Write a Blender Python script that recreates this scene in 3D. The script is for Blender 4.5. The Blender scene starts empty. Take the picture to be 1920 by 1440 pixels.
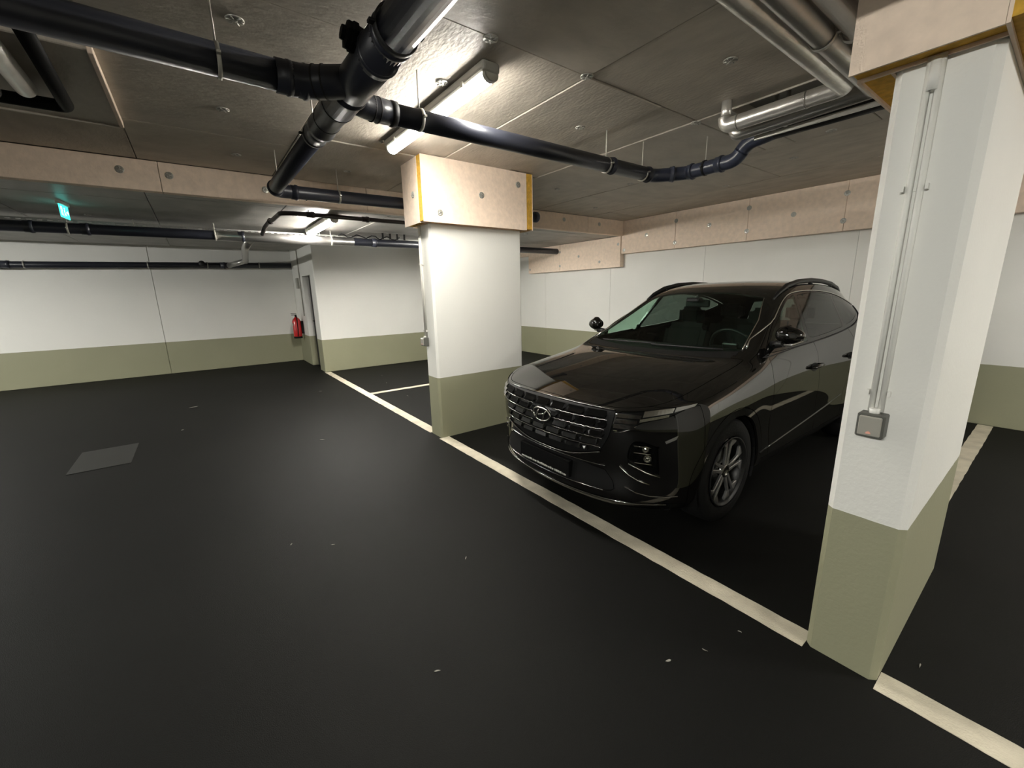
import bpy, bmesh, math, random
from mathutils import Vector, Matrix
from mathutils.bvhtree import BVHTree
S = bpy.context.scene
COL = S.collection
random.seed(7)

# ---------------------------------------------------------------- camera, world, exposure
F_PX = 775.997
YAW, PITCH, ROLL = -0.9324706, 0.21912888, -0.02182418
cy, sy, cp, sp, cr, sr = math.cos(YAW), math.sin(YAW), math.cos(PITCH), math.sin(PITCH), math.cos(ROLL), math.sin(ROLL)
fw = Vector((sy*cp, cy*cp, -sp)); rt0 = Vector((cy, -sy, 0)); up0 = rt0.cross(fw)
rt = rt0*cr + up0*sr; up = -rt0*sr + up0*cr
cd = bpy.data.cameras.new('camera'); cam = bpy.data.objects.new('camera', cd); COL.objects.link(cam)
cam.matrix_world = Matrix(((rt.x, up.x, -fw.x, 0), (rt.y, up.y, -fw.y, 0), (rt.z, up.z, -fw.z, 1.6), (0, 0, 0, 1)))
cd.sensor_width = 36; cd.lens = F_PX/1920*36; cd.clip_start = 0.05; cd.clip_end = 100
S.camera = cam
w = bpy.data.worlds.new('world'); S.world = w; w.use_nodes = True
w.node_tree.nodes['Background'].inputs[0].default_value = (0.5, 0.5, 0.48, 1)
w.node_tree.nodes['Background'].inputs[1].default_value = 0.0
S.view_settings.view_transform = 'Standard'; S.view_settings.look = 'None'
S.view_settings.exposure = 0.55; S.view_settings.gamma = 1.0
S.view_settings.use_curve_mapping = False
LAMP = 118.0
LAMP_FAR = 260.0
FILL_BACK = 330.0  # from here on, strengths of the added unseen fill lamps
FILL_RIGHT = 160.0
FILL_BAY = 240.0
FILL_HID = 100.0
FILL_LEFT = 350.0

# ---------------------------------------------------------------- materials
def mat(name, col, rough=0.6, metal=0.0, spec=0.5, bump=0.0, bscale=40.0, var=0.0, vscale=3.0, coat=0.0, detail=4.0, emit=None, estr=0.0, stretch=None, col2=None):
    m = bpy.data.materials.new(name); m.use_nodes = True
    nt = m.node_tree; b = nt.nodes['Principled BSDF']
    b.inputs['Base Color'].default_value = (*col, 1); b.inputs['Roughness'].default_value = rough
    b.inputs['Metallic'].default_value = metal; b.inputs['Specular IOR Level'].default_value = spec
    b.inputs['Coat Weight'].default_value = coat; b.inputs['Coat Roughness'].default_value = 0.03
    tc = nt.nodes.new('ShaderNodeTexCoord'); src = tc.outputs['Object']
    if stretch:
        mp = nt.nodes.new('ShaderNodeMapping'); mp.inputs['Scale'].default_value = stretch
        nt.links.new(src, mp.inputs[0]); src = mp.outputs[0]
    if var or col2:
        n = nt.nodes.new('ShaderNodeTexNoise'); n.inputs['Scale'].default_value = vscale; n.inputs['Detail'].default_value = 6
        nt.links.new(src, n.inputs['Vector'])
        r = nt.nodes.new('ShaderNodeMapRange'); r.inputs[1].default_value = 0.3; r.inputs[2].default_value = 0.7
        nt.links.new(n.outputs['Fac'], r.inputs[0])
        mx = nt.nodes.new('ShaderNodeMix'); mx.data_type = 'RGBA'
        a = col2 if col2 else tuple(c*(1-var) for c in col)
        d = col if col2 else tuple(min(1, c*(1+var)) for c in col)
        mx.inputs[6].default_value = (*a, 1); mx.inputs[7].default_value = (*d, 1)
        nt.links.new(r.outputs[0], mx.inputs[0]); nt.links.new(mx.outputs[2], b.inputs['Base Color'])
    if bump:
        n2 = nt.nodes.new('ShaderNodeTexNoise'); n2.inputs['Scale'].default_value = bscale; n2.inputs['Detail'].default_value = detail
        nt.links.new(src, n2.inputs['Vector'])
        bp = nt.nodes.new('ShaderNodeBump'); bp.inputs['Strength'].default_value = bump; bp.inputs['Distance'].default_value = 0.01
        nt.links.new(n2.outputs['Fac'], bp.inputs['Height']); nt.links.new(bp.outputs[0], b.inputs['Normal'])
    if emit:
        b.inputs['Emission Color'].default_value = (*emit, 1); b.inputs['Emission Strength'].default_value = estr
    return m

def wall_mat(name, zcut=0.69):
    """white emulsion over a green painted plinth band; the band is a coat of paint, cut at a height in world space"""
    m = mat(name, (0.62, 0.61, 0.56), 0.55, bump=0.12, bscale=60)
    nt = m.node_tree; b = nt.nodes['Principled BSDF']
    g = nt.nodes.new('ShaderNodeNewGeometry'); s = nt.nodes.new('ShaderNodeSeparateXYZ'); nt.links.new(g.outputs['Position'], s.inputs[0])
    nz = nt.nodes.new('ShaderNodeTexNoise'); nz.inputs['Scale'].default_value = 9; nt.links.new(g.outputs['Position'], nz.inputs['Vector'])
    ad = nt.nodes.new('ShaderNodeMath'); ad.operation = 'MULTIPLY_ADD'; ad.inputs[1].default_value = 0.008
    nt.links.new(nz.outputs['Fac'], ad.inputs[0]); nt.links.new(s.outputs['Z'], ad.inputs[2])
    c = nt.nodes.new('ShaderNodeMath'); c.operation = 'LESS_THAN'; c.inputs[1].default_value = zcut+0.004; nt.links.new(ad.outputs[0], c.inputs[0])
    n = nt.nodes.new('ShaderNodeTexNoise'); n.inputs['Scale'].default_value = 1.3; n.inputs['Detail'].default_value = 8; nt.links.new(g.outputs['Position'], n.inputs['Vector'])
    def mx(a, d, f):
        x = nt.nodes.new('ShaderNodeMix'); x.data_type = 'RGBA'
        for i, v in ((6, a), (7, d)):
            if isinstance(v, tuple): x.inputs[i].default_value = (*v, 1)
            else: nt.links.new(v, x.inputs[i])
        nt.links.new(f, x.inputs[0]); return x.outputs[2]
    white = mx((0.74, 0.74, 0.70), (0.82, 0.81, 0.765), n.outputs['Fac'])
    green = mx((0.27, 0.27, 0.175), (0.32, 0.315, 0.21), n.outputs['Fac'])
    nt.links.new(mx(white, green, c.outputs[0]), b.inputs['Base Color'])
    return m

M = {}
M['wall'] = wall_mat('painted_wall')
M['floor'] = mat('dark_floor_coating', (0.0050, 0.0050, 0.0045), 0.58, spec=0.13, bump=0.25, bscale=260, var=0.22, vscale=0.9)
M['patch'] = mat('scuffed_cover', (0.014, 0.014, 0.0135), 0.45, spec=0.4, bump=0.3, bscale=120, var=0.25, vscale=6)
M['line'] = mat('cream_line_paint', (0.64, 0.585, 0.46), 0.6, bump=0.3, bscale=120, vscale=7, col2=(0.44, 0.40, 0.31))
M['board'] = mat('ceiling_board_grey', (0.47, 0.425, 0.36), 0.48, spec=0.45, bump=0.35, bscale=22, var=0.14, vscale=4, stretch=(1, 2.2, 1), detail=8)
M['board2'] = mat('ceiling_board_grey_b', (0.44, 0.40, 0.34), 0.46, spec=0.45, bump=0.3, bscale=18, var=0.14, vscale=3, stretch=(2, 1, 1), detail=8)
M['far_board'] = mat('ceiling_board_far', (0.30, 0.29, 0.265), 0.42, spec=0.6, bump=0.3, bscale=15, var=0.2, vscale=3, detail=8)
M['pink'] = mat('pink_beige_insulation_facing', (0.88, 0.715, 0.575), 0.62, bump=0.25, bscale=35, var=0.07, vscale=18, detail=6)
M['core'] = mat('yellow_mineral_core', (0.66, 0.38, 0.05), 0.85, bump=0.5, bscale=150, var=0.2, vscale=30)
M['olive'] = mat('olive_mineral_core', (0.20, 0.135, 0.045), 0.85, bump=0.5, bscale=150, var=0.25, vscale=30)
M['concrete'] = mat('concrete', (0.20, 0.195, 0.18), 0.8, bump=0.3, bscale=30, var=0.15)
M['pipe'] = mat('dark_blue_black_pipe', (0.022, 0.024, 0.034), 0.36, spec=0.5, bump=0.03, bscale=20, var=0.15)
M['pipe_blue'] = mat('blue_grey_pipe', (0.045, 0.053, 0.085), 0.32, spec=0.55, var=0.15)
M['rubber'] = mat('black_rubber_ring', (0.008, 0.008, 0.009), 0.6)
M['brown'] = mat('dark_brown_pipe', (0.022, 0.014, 0.014), 0.42, var=0.2)
M['zinc'] = mat('zinc_plated_steel', (0.50, 0.49, 0.45), 0.28, metal=0.6, bump=0.1, bscale=80)
M['rod'] = mat('galvanised_rod', (0.62, 0.60, 0.54), 0.45, metal=0.5)
M['foil'] = mat('aluminium_foil_lagging', (0.78, 0.76, 0.72), 0.30, metal=0.72, bump=0.25, bscale=22, var=0.1, vscale=10)
M['foil_dark'] = mat('dull_aluminium_jacket', (0.50, 0.49, 0.47), 0.32, metal=0.85, bump=0.2, bscale=14)
M['black'] = mat('matt_black', (0.004, 0.004, 0.004), 0.6, spec=.2)
M['steel'] = mat('galvanised_tray', (0.5, 0.5, 0.48), 0.35, metal=0.8)
M['white'] = mat('white_plastic', (0.62, 0.61, 0.56), 0.45)
M['grey'] = mat('grey_plastic', (0.33, 0.32, 0.28), 0.45)
M['dgrey'] = mat('dark_grey_plastic', (0.09, 0.09, 0.08), 0.5)
M['red'] = mat('red_lacquer', (0.48, 0.012, 0.014), 0.28, coat=0.5)
M['orange'] = mat('small_orange_lens', (0.85, 0.42, 0.33), 0.4)
M['door'] = mat('dark_steel_door', (0.012, 0.012, 0.012), 0.5)
M['scrap'] = mat('pale_scrap', (0.30, 0.29, 0.25), 0.8)
def emit_mat(name, col, s):
    m = bpy.data.materials.new(name); m.use_nodes = True; nt = m.node_tree; nt.nodes.remove(nt.nodes['Principled BSDF'])
    e = nt.nodes.new('ShaderNodeEmission'); e.inputs[0].default_value = (*col, 1); e.inputs[1].default_value = s
    if name in ('lit_diffuser', 'lit_diffuser_far'):      # prismatic trough: most of the light leaves downwards, little through the flanks
        g = nt.nodes.new('ShaderNodeNewGeometry'); x = nt.nodes.new('ShaderNodeSeparateXYZ'); nt.links.new(g.outputs['Normal'], x.inputs[0])
        r = nt.nodes.new('ShaderNodeMapRange'); r.inputs[1].default_value = 0.10; r.inputs[2].default_value = -1.0; r.inputs[3].default_value = 0.06*s; r.inputs[4].default_value = 1.25*s
        nt.links.new(x.outputs['Z'], r.inputs[0]); nt.links.new(r.outputs[0], e.inputs[1])
    nt.links.new(e.outputs[0], nt.nodes['Material Output'].inputs[0]); return m
M['lamp'] = emit_mat('lit_diffuser', (1.0, 0.96, 0.87), LAMP)
M['lamp_far'] = emit_mat('lit_diffuser_far', (1.0, 0.96, 0.88), LAMP_FAR)
M['fill_back'] = emit_mat('fill_diffuser_back', (0.98, 0.97, 0.90), FILL_BACK)
M['fill_right'] = emit_mat('fill_diffuser_right', (0.99, 0.965, 0.89), FILL_RIGHT)
M['fill_bay'] = emit_mat('fill_diffuser_bay', (0.99, 0.965, 0.89), FILL_BAY)
M['fill_hidden'] = emit_mat('fill_diffuser_far_bay', (0.99, 0.965, 0.89), FILL_HID)
M['fill_left'] = emit_mat('fill_diffuser_left', (0.98, 0.97, 0.91), FILL_LEFT)
M['exit'] = emit_mat('lit_exit_sign', (0.05, 0.75, 0.62), 1.6)
M['exit_white'] = emit_mat('lit_exit_symbol', (0.65, 1.0, 0.95), 1.8)

# ---------------------------------------------------------------- helpers
def link(name, me, m=None, parent=None):
    o = bpy.data.objects.new(name, me); COL.objects.link(o)
    if m is not None:
        for x in (m if isinstance(m, (list, tuple)) else [m]): me.materials.append(M[x] if isinstance(x, str) else x)
    if parent is not None: o.parent = parent
    return o
class MB:
    def __init__(s): s.bm = bmesh.new()
    def box(s, x0, x1, y0, y1, z0, z1, bev=0.0, mi=0, seg=1):
        b2 = bmesh.new(); bmesh.ops.create_cube(b2, size=1)
        for v in b2.verts: v.co = Vector((x0+(v.co.x+.5)*(x1-x0), y0+(v.co.y+.5)*(y1-y0), z0+(v.co.z+.5)*(z1-z0)))
        if bev: bmesh.ops.bevel(b2, geom=b2.edges[:], offset=bev, segments=seg, affect='EDGES', profile=0.5)
        for f in b2.faces: f.material_index = mi
        s.merge(b2); return s
    def merge(s, b2, mtx=None):
        me = bpy.data.meshes.new('t')
        if mtx is not None: b2.transform(mtx)
        b2.to_mesh(me); b2.free(); s.bm.from_mesh(me); bpy.data.meshes.remove(me)
    def tube(s, pts, r, n=20, cap=True, smooth=True, mi=0):
        """swept tube along a polyline; r may be a list"""
        pts = [Vector(p) for p in pts]; rs = r if isinstance(r, (list, tuple)) else [r]*len(pts)
        T = []
        for i in range(len(pts)):
            a = pts[max(i-1, 0)]; b = pts[min(i+1, len(pts)-1)]; T.append((b-a).normalized())
        u = T[0].orthogonal().normalized(); rings = []
        for i, p in enumerate(pts):
            t = T[i]; u = (u - t*u.dot(t)); u.normalize(); v = t.cross(u)
            k = 1.0
            rings.append([s.bm.verts.new(p + (u*math.cos(2*math.pi*j/n) + v*math.sin(2*math.pi*j/n))*rs[i]*k) for j in range(n)])
        for i in range(len(rings)-1):
            for j in range(n):
                f = s.bm.faces.new((rings[i][j], rings[i][(j+1) % n], rings[i+1][(j+1) % n], rings[i+1][j])); f.smooth = smooth; f.material_index = mi
        if cap:
            for rg, rev in ((rings[0], True), (rings[-1], False)):
                f = s.bm.faces.new(rg[::-1] if rev else rg); f.material_index = mi
        return s
    def lathe(s, a, b, prof, n=24, mi=0, smooth=True):
        """prof: list of (t along a->b in metres, radius)"""
        a = Vector(a); d = (Vector(b)-a).normalized()
        u = d.orthogonal().normalized(); v = d.cross(u); rings = []
        for t, r in prof:
            rings.append([s.bm.verts.new(a + d*t + (u*math.cos(2*math.pi*j/n) + v*math.sin(2*math.pi*j/n))*max(r, 1e-4)) for j in range(n)])
        for i in range(len(rings)-1):
            for j in range(n):
                f = s.bm.faces.new((rings[i][j], rings[i][(j+1) % n], rings[i+1][(j+1) % n], rings[i+1][j])); f.smooth = smooth; f.material_index = mi
        return s
    def quad(s, *pts, mi=0):
        f = s.bm.faces.new([s.bm.verts.new(Vector(p)) for p in pts]); f.material_index = mi; return s
    def prism(s, poly, y0, y1, axis='y', mi=0, bev=0):
        """poly of 2-D points extruded along an axis"""
        def P(a, b, t): return {'y': (a, t, b), 'x': (t, a, b), 'z': (a, b, t)}[axis]
        b2 = bmesh.new()
        A = [b2.verts.new(P(a, b, y0)) for a, b in poly]; B = [b2.verts.new(P(a, b, y1)) for a, b in poly]
        n = len(poly); b2.faces.new(A[::-1]); b2.faces.new(B)
        for i in range(n): b2.faces.new((A[i], A[(i+1) % n], B[(i+1) % n], B[i]))
        bmesh.ops.recalc_face_normals(b2, faces=b2.faces[:])
        if bev: bmesh.ops.bevel(b2, geom=b2.edges[:], offset=bev, segments=1, affect='EDGES')
        for f in b2.faces: f.material_index = mi
        s.merge(b2); return s
    def build(s, name, m=None, parent=None, recalc=True):
        if recalc: bmesh.ops.recalc_face_normals(s.bm, faces=s.bm.faces[:])
        me = bpy.data.meshes.new(name); s.bm.to_mesh(me); s.bm.free(); return link(name, me, m, parent)
def tag(o, label=None, cat=None, group=None, kind=None):
    if label: o['label'] = label
    if cat: o['category'] = cat
    if group: o['group'] = group
    if kind: o['kind'] = kind
    return o
def thing(name, loc, label, cat, group=None, rz=0, kind=None):
    o = bpy.data.objects.new(name, None); COL.objects.link(o); o.location = loc; o.rotation_euler = (0, 0, rz)
    o.empty_display_size = 0.1
    return tag(o, label, cat, group, kind)
def world_child(o, root):
    """parent a part whose mesh was written in world coordinates"""
    o.parent = root; o.matrix_parent_inverse = Matrix.LocRotScale(root.location, root.rotation_euler, None).inverted(); return o
def struct(o, label=None): return tag(o, label, None, None, 'structure')
def bend(p0, p1, p2, r, n=8):
    """points of a rounded corner at p1"""
    p0, p1, p2 = Vector(p0), Vector(p1), Vector(p2); a = (p0-p1).normalized(); b = (p2-p1).normalized()
    s = p1+a*r; e = p1+b*r; out = []
    for i in range(n+1):
        t = i/n; out.append((s*(1-t)**2 + p1*2*t*(1-t) + e*t*t))
    return out
def path(pts, r=0.1, n=8):
    out = [Vector(pts[0])]
    for i in range(1, len(pts)-1): out += bend(pts[i-1], pts[i], pts[i+1], r, n)
    out.append(Vector(pts[-1])); return out

# ================================================================ SETTING
ZC, ZL, ZU = 2.90, 2.63, 2.78      # near ceiling, lowered far ceiling, strip along the left wall
X0, X1, Y0, Y1 = -11.7, 8.0, -9.0, 7.0
mb = MB(); mb.box(X0-.3, X1+.3, Y0-.3, Y1+.3, -0.3, 0.0)
floor = struct(mb.build('floor', 'floor'), 'very dark grey coated garage floor')
# left wall as two panels with an open joint
wl = struct(MB().box(X0-.25, X0-.03, Y0-.3, 2.16, 0, 3.2).build('wall_left', 'wall'), 'white wall with green painted base at the left end of the garage')
for a, b in ((Y0, -4.9), (-4.892, -.662), (-.654, 2.0)):
    MB().box(X0-.03, X0, a, b, 0, 2.995, bev=0.004).build('wall_panel', 'wall', wl)
wb = struct(MB().box(-9.4, X1+.3, Y1+.02, Y1+.25, 0, 3.2).build('wall_back', 'wall'), 'white wall with green painted base behind the parking bays')
js = [-9.4, -7.95, -5.9, -3.88, -1.82, 0.25, 2.3, 4.4, 6.4, X1]
for a, b in zip(js[:-1], js[1:]):
    MB().box(a+.0015, b-.0015, Y1, Y1+.02, 0, 2.995, bev=0.003).build('wall_panel', 'wall', wb)
struct(MB().box(X1, X1+.25, Y0, Y1, 0, 3.2).build('wall_right', 'wall'))
struct(MB().box(X0, X1, Y0-.25, Y0, 0, 3.2).build('wall_front', 'wall'))
# storey block with the doorway between left wall and the bays
struct(MB().box(-9.8, -9.4, 2.0, 7.0, 0, 3.0, bev=0.008).build('wall_side', 'wall'), 'white wall with green painted base enclosing the far parking bay')
wd = struct(MB().box(X0, -10.6, 2.0, 2.6, 0, 3.0, bev=0.006).build('wall_doorway', 'wall'), 'narrow white wall beside the dark doorway at the far corner')
MB().box(-10.6, -9.8, 2.0, 2.6, 2.04, 3.0, bev=0.004).build('lintel', 'wall', wd)
dr = struct(MB().box(-10.6, -9.8, 2.135, 2.18, 0, 2.04).build('door_1', 'door'), 'dark door set back in the doorway at the far corner')
mb = MB(); mb.tube([(-10.25, 2.135, 1.05), (-10.25, 2.08, 1.05)], .012, 10); mb.tube([(-10.25, 2.08, 1.05), (-10.36, 2.075, 1.05)], .010, 10)
mb.lathe((-10.25, 2.135, 1.05), (-10.25, 2, 1.05), [(0, .0), (0, .028), (.008, .028), (.008, 0)])
mb.build('door_handle', 'black', dr)
# slab above, ceiling boards below
ceil = struct(MB().box(X0-.3, X1+.3, Y0-.3, Y1+.3, 3.0, 3.2).build('ceiling', 'concrete'), 'ceiling clad in large grey insulation boards')
REC = (-1.80, -1.18, 3.42, 4.02)       # hole in the boards where the lagged pipes rise
def ceiling_board(x0, x1, y0, y1, z, m, t=0.1, g=.003):
    return MB().box(x0+g, x1-g, y0+g, y1-g, z, z+t, bev=.005).build('ceiling_board', m, ceil)
rows = [(-9, -7.83), (-7.83, -6.58), (-6.58, -5.33), (-5.33, -4.08), (-4.08, -2.83), (-2.83, -1.58), (-1.58, -.25), (-.25, .88), (.88, 2.17), (2.17, 3.42), (3.42, 4.68), (4.68, 5.93), (5.93, 7.0)]
for i, (a, b) in enumerate(rows):
    off = -2.055 if 1 < b and a < 3.5 and i > 7 else (-3.27 if i in (6,) else -2.055 - (1.0 if i % 2 == 0 else 0.35))
    xs = [-5.53]; k = off
    while k > -5.53: k -= 2.0
    k += 2.0
    if i == 6: xs += [-4.47, -3.27]; k = -1.27
    while k < X1-.3:
        if k > xs[-1]+.25: xs.append(k)
        k += 2.0
    xs.append(X1)
    for c, d in zip(xs[:-1], xs[1:]):
        z = ZC - (0.035 if (i == 6 and abs(c+4.47) < .01) else 0) + random.choice((0, 0, .003, -.003, .005))
        m = 'board' if random.random() < .6 else 'board2'
        if i == 10 and c < REC[0] < d:            # boards cut around the recess
            ceiling_board(c, REC[0], a, b, z, m); ceiling_board(REC[1], d, a, b, z, m); ceiling_board(REC[0], REC[1], REC[3], b, z, m)
        elif i == 9 and abs(c+2.055) < .01:
            ceiling_board(c, d, a, b, ZC+.006, m)
        elif i == 9 and abs(d+2.055) < .01:       # infill strip seen beside the long joint
            ceiling_board(c, d, a, 2.96, ZC, m); ceiling_board(c, d, 2.96, b, ZC+.008, m)
        else: ceiling_board(c, d, a, b, z, m)
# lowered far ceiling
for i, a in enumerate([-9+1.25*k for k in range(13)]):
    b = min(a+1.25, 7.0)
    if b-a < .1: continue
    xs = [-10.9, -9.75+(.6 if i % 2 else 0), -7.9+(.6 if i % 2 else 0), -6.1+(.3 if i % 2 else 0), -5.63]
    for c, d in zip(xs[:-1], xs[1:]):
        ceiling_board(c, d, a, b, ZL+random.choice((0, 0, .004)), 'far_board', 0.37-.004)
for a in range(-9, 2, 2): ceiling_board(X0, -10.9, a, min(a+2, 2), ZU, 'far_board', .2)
# beam face where the ceiling steps down
bf = struct(MB().box(-5.63, -5.53, Y0, -7.5, ZL, 3.0).build('trim_1', 'pink'), 'pink beige insulation strip on the step between the two ceiling heights')
for a, b in zip([-7.5, -5.5, -3.5, -1.53, -.105, 1.9, 3.9, 5.9], [-5.5, -3.5, -1.53, -.105, 1.9, 3.9, 5.9, 6.9]):
    MB().box(-5.63, -5.53, a+.002, b-.002, ZL-.004, 2.9, bev=.004).build('insulation_board', 'pink', bf)

MB().box(-4.47, -3.27, -.262, -.238, 2.852, 2.899, bev=.003).build('edge_strip', 'pink', ceil)
MB().box(-4.485, -4.462, -1.58, -.238, 2.852, 2.899, bev=.003).build('edge_strip', 'board', ceil)
def washer_mesh():
    mb = MB(); mb.lathe((0, 0, 0), (0, 0, 1), [(0, .034), (.003, .034), (.0045, .030), (.0035, .022), (.005, .015), (.0035, .011), (.008, .009), (.009, .001)], 16)
    for k in range(6):
        a = k*math.pi/3; mb.tube([(.010*math.cos(a), .010*math.sin(a), .005), (.031*math.cos(a), .031*math.sin(a), .005)], .003, 5)
    bmesh.ops.recalc_face_normals(mb.bm, faces=mb.bm.faces[:]); me = bpy.data.meshes.new('washer'); mb.bm.to_mesh(me); mb.bm.free(); me.materials.append(M['zinc']); return me
WM = washer_mesh()
def washer(p, n, parent, sc=1.0):
    o = bpy.data.objects.new('washer', WM); COL.objects.link(o); o.parent = parent
    q = Vector((0, 0, 1)).rotation_difference(Vector(n)); mw = Matrix.LocRotScale(Vector(p), q, (sc,)*3)
    o.matrix_parent_inverse = Matrix(); o.matrix_local = (Matrix.LocRotScale(parent.location, parent.rotation_euler, None).inverted() @ mw); return o
for x, y in [(-2.062, 1.44), (-2.051, 2.153), (-2.632, .347), (-3.825, .351), (-2.624, 1.449), (-1.443, 2.721), (-2.658, 2.724), (-3.84, 1.517), (-2.068, 3.44), (-3.2, 3.4), (-3.6, 4.6), (-2.0, 5.2), (-4.3, 4.0), (-4.9, 5.4), (-3.0, 5.8), (-1.0, 5.6), (-1.5, 4.6), (-4.6, -.6), (-4.9, .5), (-4.9, 1.5), (-.8, .9), (-.8, -.4), (-1.6, -.9), (-3.4, -1.6), (-5.0, -1.2)]:
    washer((x, y, ZC+.001), (0, 0, -1), ceil, 1.2)
for x, y in [(-6.5, .1), (-7.4, -.9), (-8.3, .6), (-6.3, 1.2), (-8.4, 2.2), (-6.6, 3.2), (-7.6, 4.4), (-6.2, 5.0), (-7.0, -2.2), (-9.2, -1.1), (-8.2, 5.6)]:
    washer((x, y, ZL), (0, 0, -1), ceil)
for y, z in [(-.39, 2.79), (-.03, 2.785), (.79, 2.75), (-1.6, 2.77), (1.9, 2.78), (5.3, 2.80), (6.2, 2.79), (-2.6, 2.76)]: washer((-5.53, y, z), (1, 0, 0), bf)

# insulation along the top of the back wall
def insul(parent, x0, x1, z0, z1, y=6.9):
    return MB().box(x0+.002, x1-.002, y, Y1, z0, z1, bev=.004).build('insulation_board', 'pink', parent)
ti = struct(MB().box(-5.5, X1, 6.93, 6.995, 2.30, 2.90).build('trim_2', 'pink'), 'pink beige insulation boards along the top of the back wall')
for a, b in zip([-5.57, -4.40, -3.185, -1.975, -.76, .44, 1.64, 2.84, 4.04, 5.24, 6.44], [-4.40, -3.185, -1.975, -.76, .44, 1.64, 2.84, 4.04, 5.24, 6.44, X1]): insul(ti, a, b, 2.285, 2.90)
for a, b in ((-8.46, -7.31), (-7.31, -5.57)): insul(ti, a, b, 2.04, 2.626, 6.88)
insul(ti, -9.4, -8.46, 2.47, 2.626, 6.88)
for x, z in [(-1.98, 2.746), (-1.983, 2.411), (-2.572, 2.577), (-3.183, 2.76), (-3.189, 2.429), (-3.79, 2.596), (-4.395, 2.746), (-4.4, 2.384), (-4.994, 2.58), (-5.498, 2.355), (-.76, 2.75), (-.76, 2.42), (-.15, 2.58), (.45, 2.75), (.45, 2.42), (-1.37, 2.58), (1.05, 2.58)]: washer((x, 6.9, z), (0, -1, 0), ti)
for x, z in [(-5.63, 2.477), (-6.11, 2.173), (-6.713, 2.327), (-7.307, 2.158), (-7.309, 2.467), (-8.401, 2.132)]: washer((x, 6.88, z), (0, -1, 0), ti, .8)

# ================================================================ COLUMNS
def column(x0, x1, label):
    y0, y1 = 2.0, 3.185; xc = (x0+x1)/2
    c = thing('column', (xc, y0, 0), label, 'column')
    pc = .022; poly = [(x0+pc, y0), (x1-pc, y0), (x1, y0+pc), (x1, y1-pc), (x1-pc, y1), (x0+pc, y1), (x0, y1-pc), (x0, y0+pc)]
    world_child(MB().prism(poly, 0, 2.9, 'z').build('shaft', 'wall'), c)
    ax0, ax1, ay0, ay1 = x0-.10, x1+.10, y0-.10, y1+.10; zb = 2.293
    def board(bx0, bx1, by0, by1, thin):
        f = .009
        mb = MB()
        if thin == 'y':
            mb.box(bx0, bx1, by0, by0+f, zb, 2.9); mb.box(bx0, bx1, by1-f, by1, zb, 2.9)
        else:
            mb.box(bx0, bx0+f, by0, by1, zb, 2.9); mb.box(bx1-f, bx1, by0, by1, zb, 2.9)
        b = world_child(mb.build('insulation_board', 'pink'), c)
        mb = MB(); e = .0015
        if thin == 'y': mb.box(bx0+e, bx1-e, by0+f, by1-f, zb+.012, 2.9)
        else: mb.box(bx0+f, bx1-f, by0+e, by1-e, zb+.012, 2.9)
        k = mb.build('board_core', 'core'); k.parent = b; tag(k, 'yellow core showing at the board edge')
        return b
    b1 = board(ax0, x1+.0, ay0, y0-.001, 'y')
    b2 = board(x1+.001, ax1, ay0, y1, 'x')
    board(ax0, ax1, y1+.001, ay1, 'y')
    board(ax0, x0-.001, y0, y1, 'x')
    for y, z in [(2.081, 2.388), (2.583, 2.604), (3.075, 2.767)]: washer((ax1, y, z), (1, 0, 0), c, .95)
    washer(((x0+x1)/2+.02, ay0, 2.571), (0, -1, 0), c, .95)
    return c
colA = column(-4.31, -4.05, 'white column with green base left of the black car, under a pink clad head with yellow corner edges')
colB = column(-.49, -.24, 'nearest white column with green base, right of the black car, carrying the grey switch')

def conduit_run(x, ztop, zsw, label_c, label_s, cm):
    t = thing('cable_conduit', (x, 1.985, zsw), label_c, 'conduit')
    for dx in (-.014, .014):
        world_child(MB().tube([(x+dx, 1.989, zsw+.05), (x+dx, 1.989, ztop)], .0095, 12).build('conduit_tube', cm), t)
    world_child(MB().tube([(x, 1.987, ztop-.10), (x, 1.989, ztop-.006)], .016, 14).build('sleeve', cm), t)
    for z in (zsw+.12, (ztop+zsw)/2+.22):
        mb = MB(); mb.box(x-.034, x-.026, 1.977, 1.998, z-.009, z+.009); mb.box(x+.026, x+.034, 1.977, 1.998, z-.009, z+.009); mb.box(x-.034, x+.034, 1.996, 2.0, z-.009, z+.009)
        world_child(mb.build('conduit_clip', cm), t)
    s = thing('light_switch', (x, 1.99, zsw), label_s, 'switch')
    b = world_child(MB().box(x-.041, x+.041, 1.942, 2.0, zsw-.045, zsw+.045, bev=.004).build('switch_housing', 'dgrey'), s)
    world_child(MB().box(x-.033, x+.033, 1.934, 1.945, zsw-.037, zsw+.037, bev=.003).build('rocker', 'grey'), s)
    world_child(MB().prism([(x-.008, zsw-.028), (x+.008, zsw-.028), (x+.006, zsw-.022), (x, zsw-.018), (x-.006, zsw-.022)], 1.931, 1.936, 'y').build('indicator_lens', 'orange'), s)
    world_child(MB().tube([(x, 1.975, zsw+.04), (x, 1.975, zsw+.062)], .016, 12).build('cable_entry', cm), s)
conduit_run(-.385, 2.30, 1.083, 'pair of thin painted conduits running down the nearest column to the grey switch', 'small grey square rocker switch on the front of the nearest column', 'wall')
conduit_run(-4.262, 2.30, 1.08, 'pair of thin white conduits down the narrow face of the column left of the car', 'small white switch low on the narrow face of the column left of the car', 'white')

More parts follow.
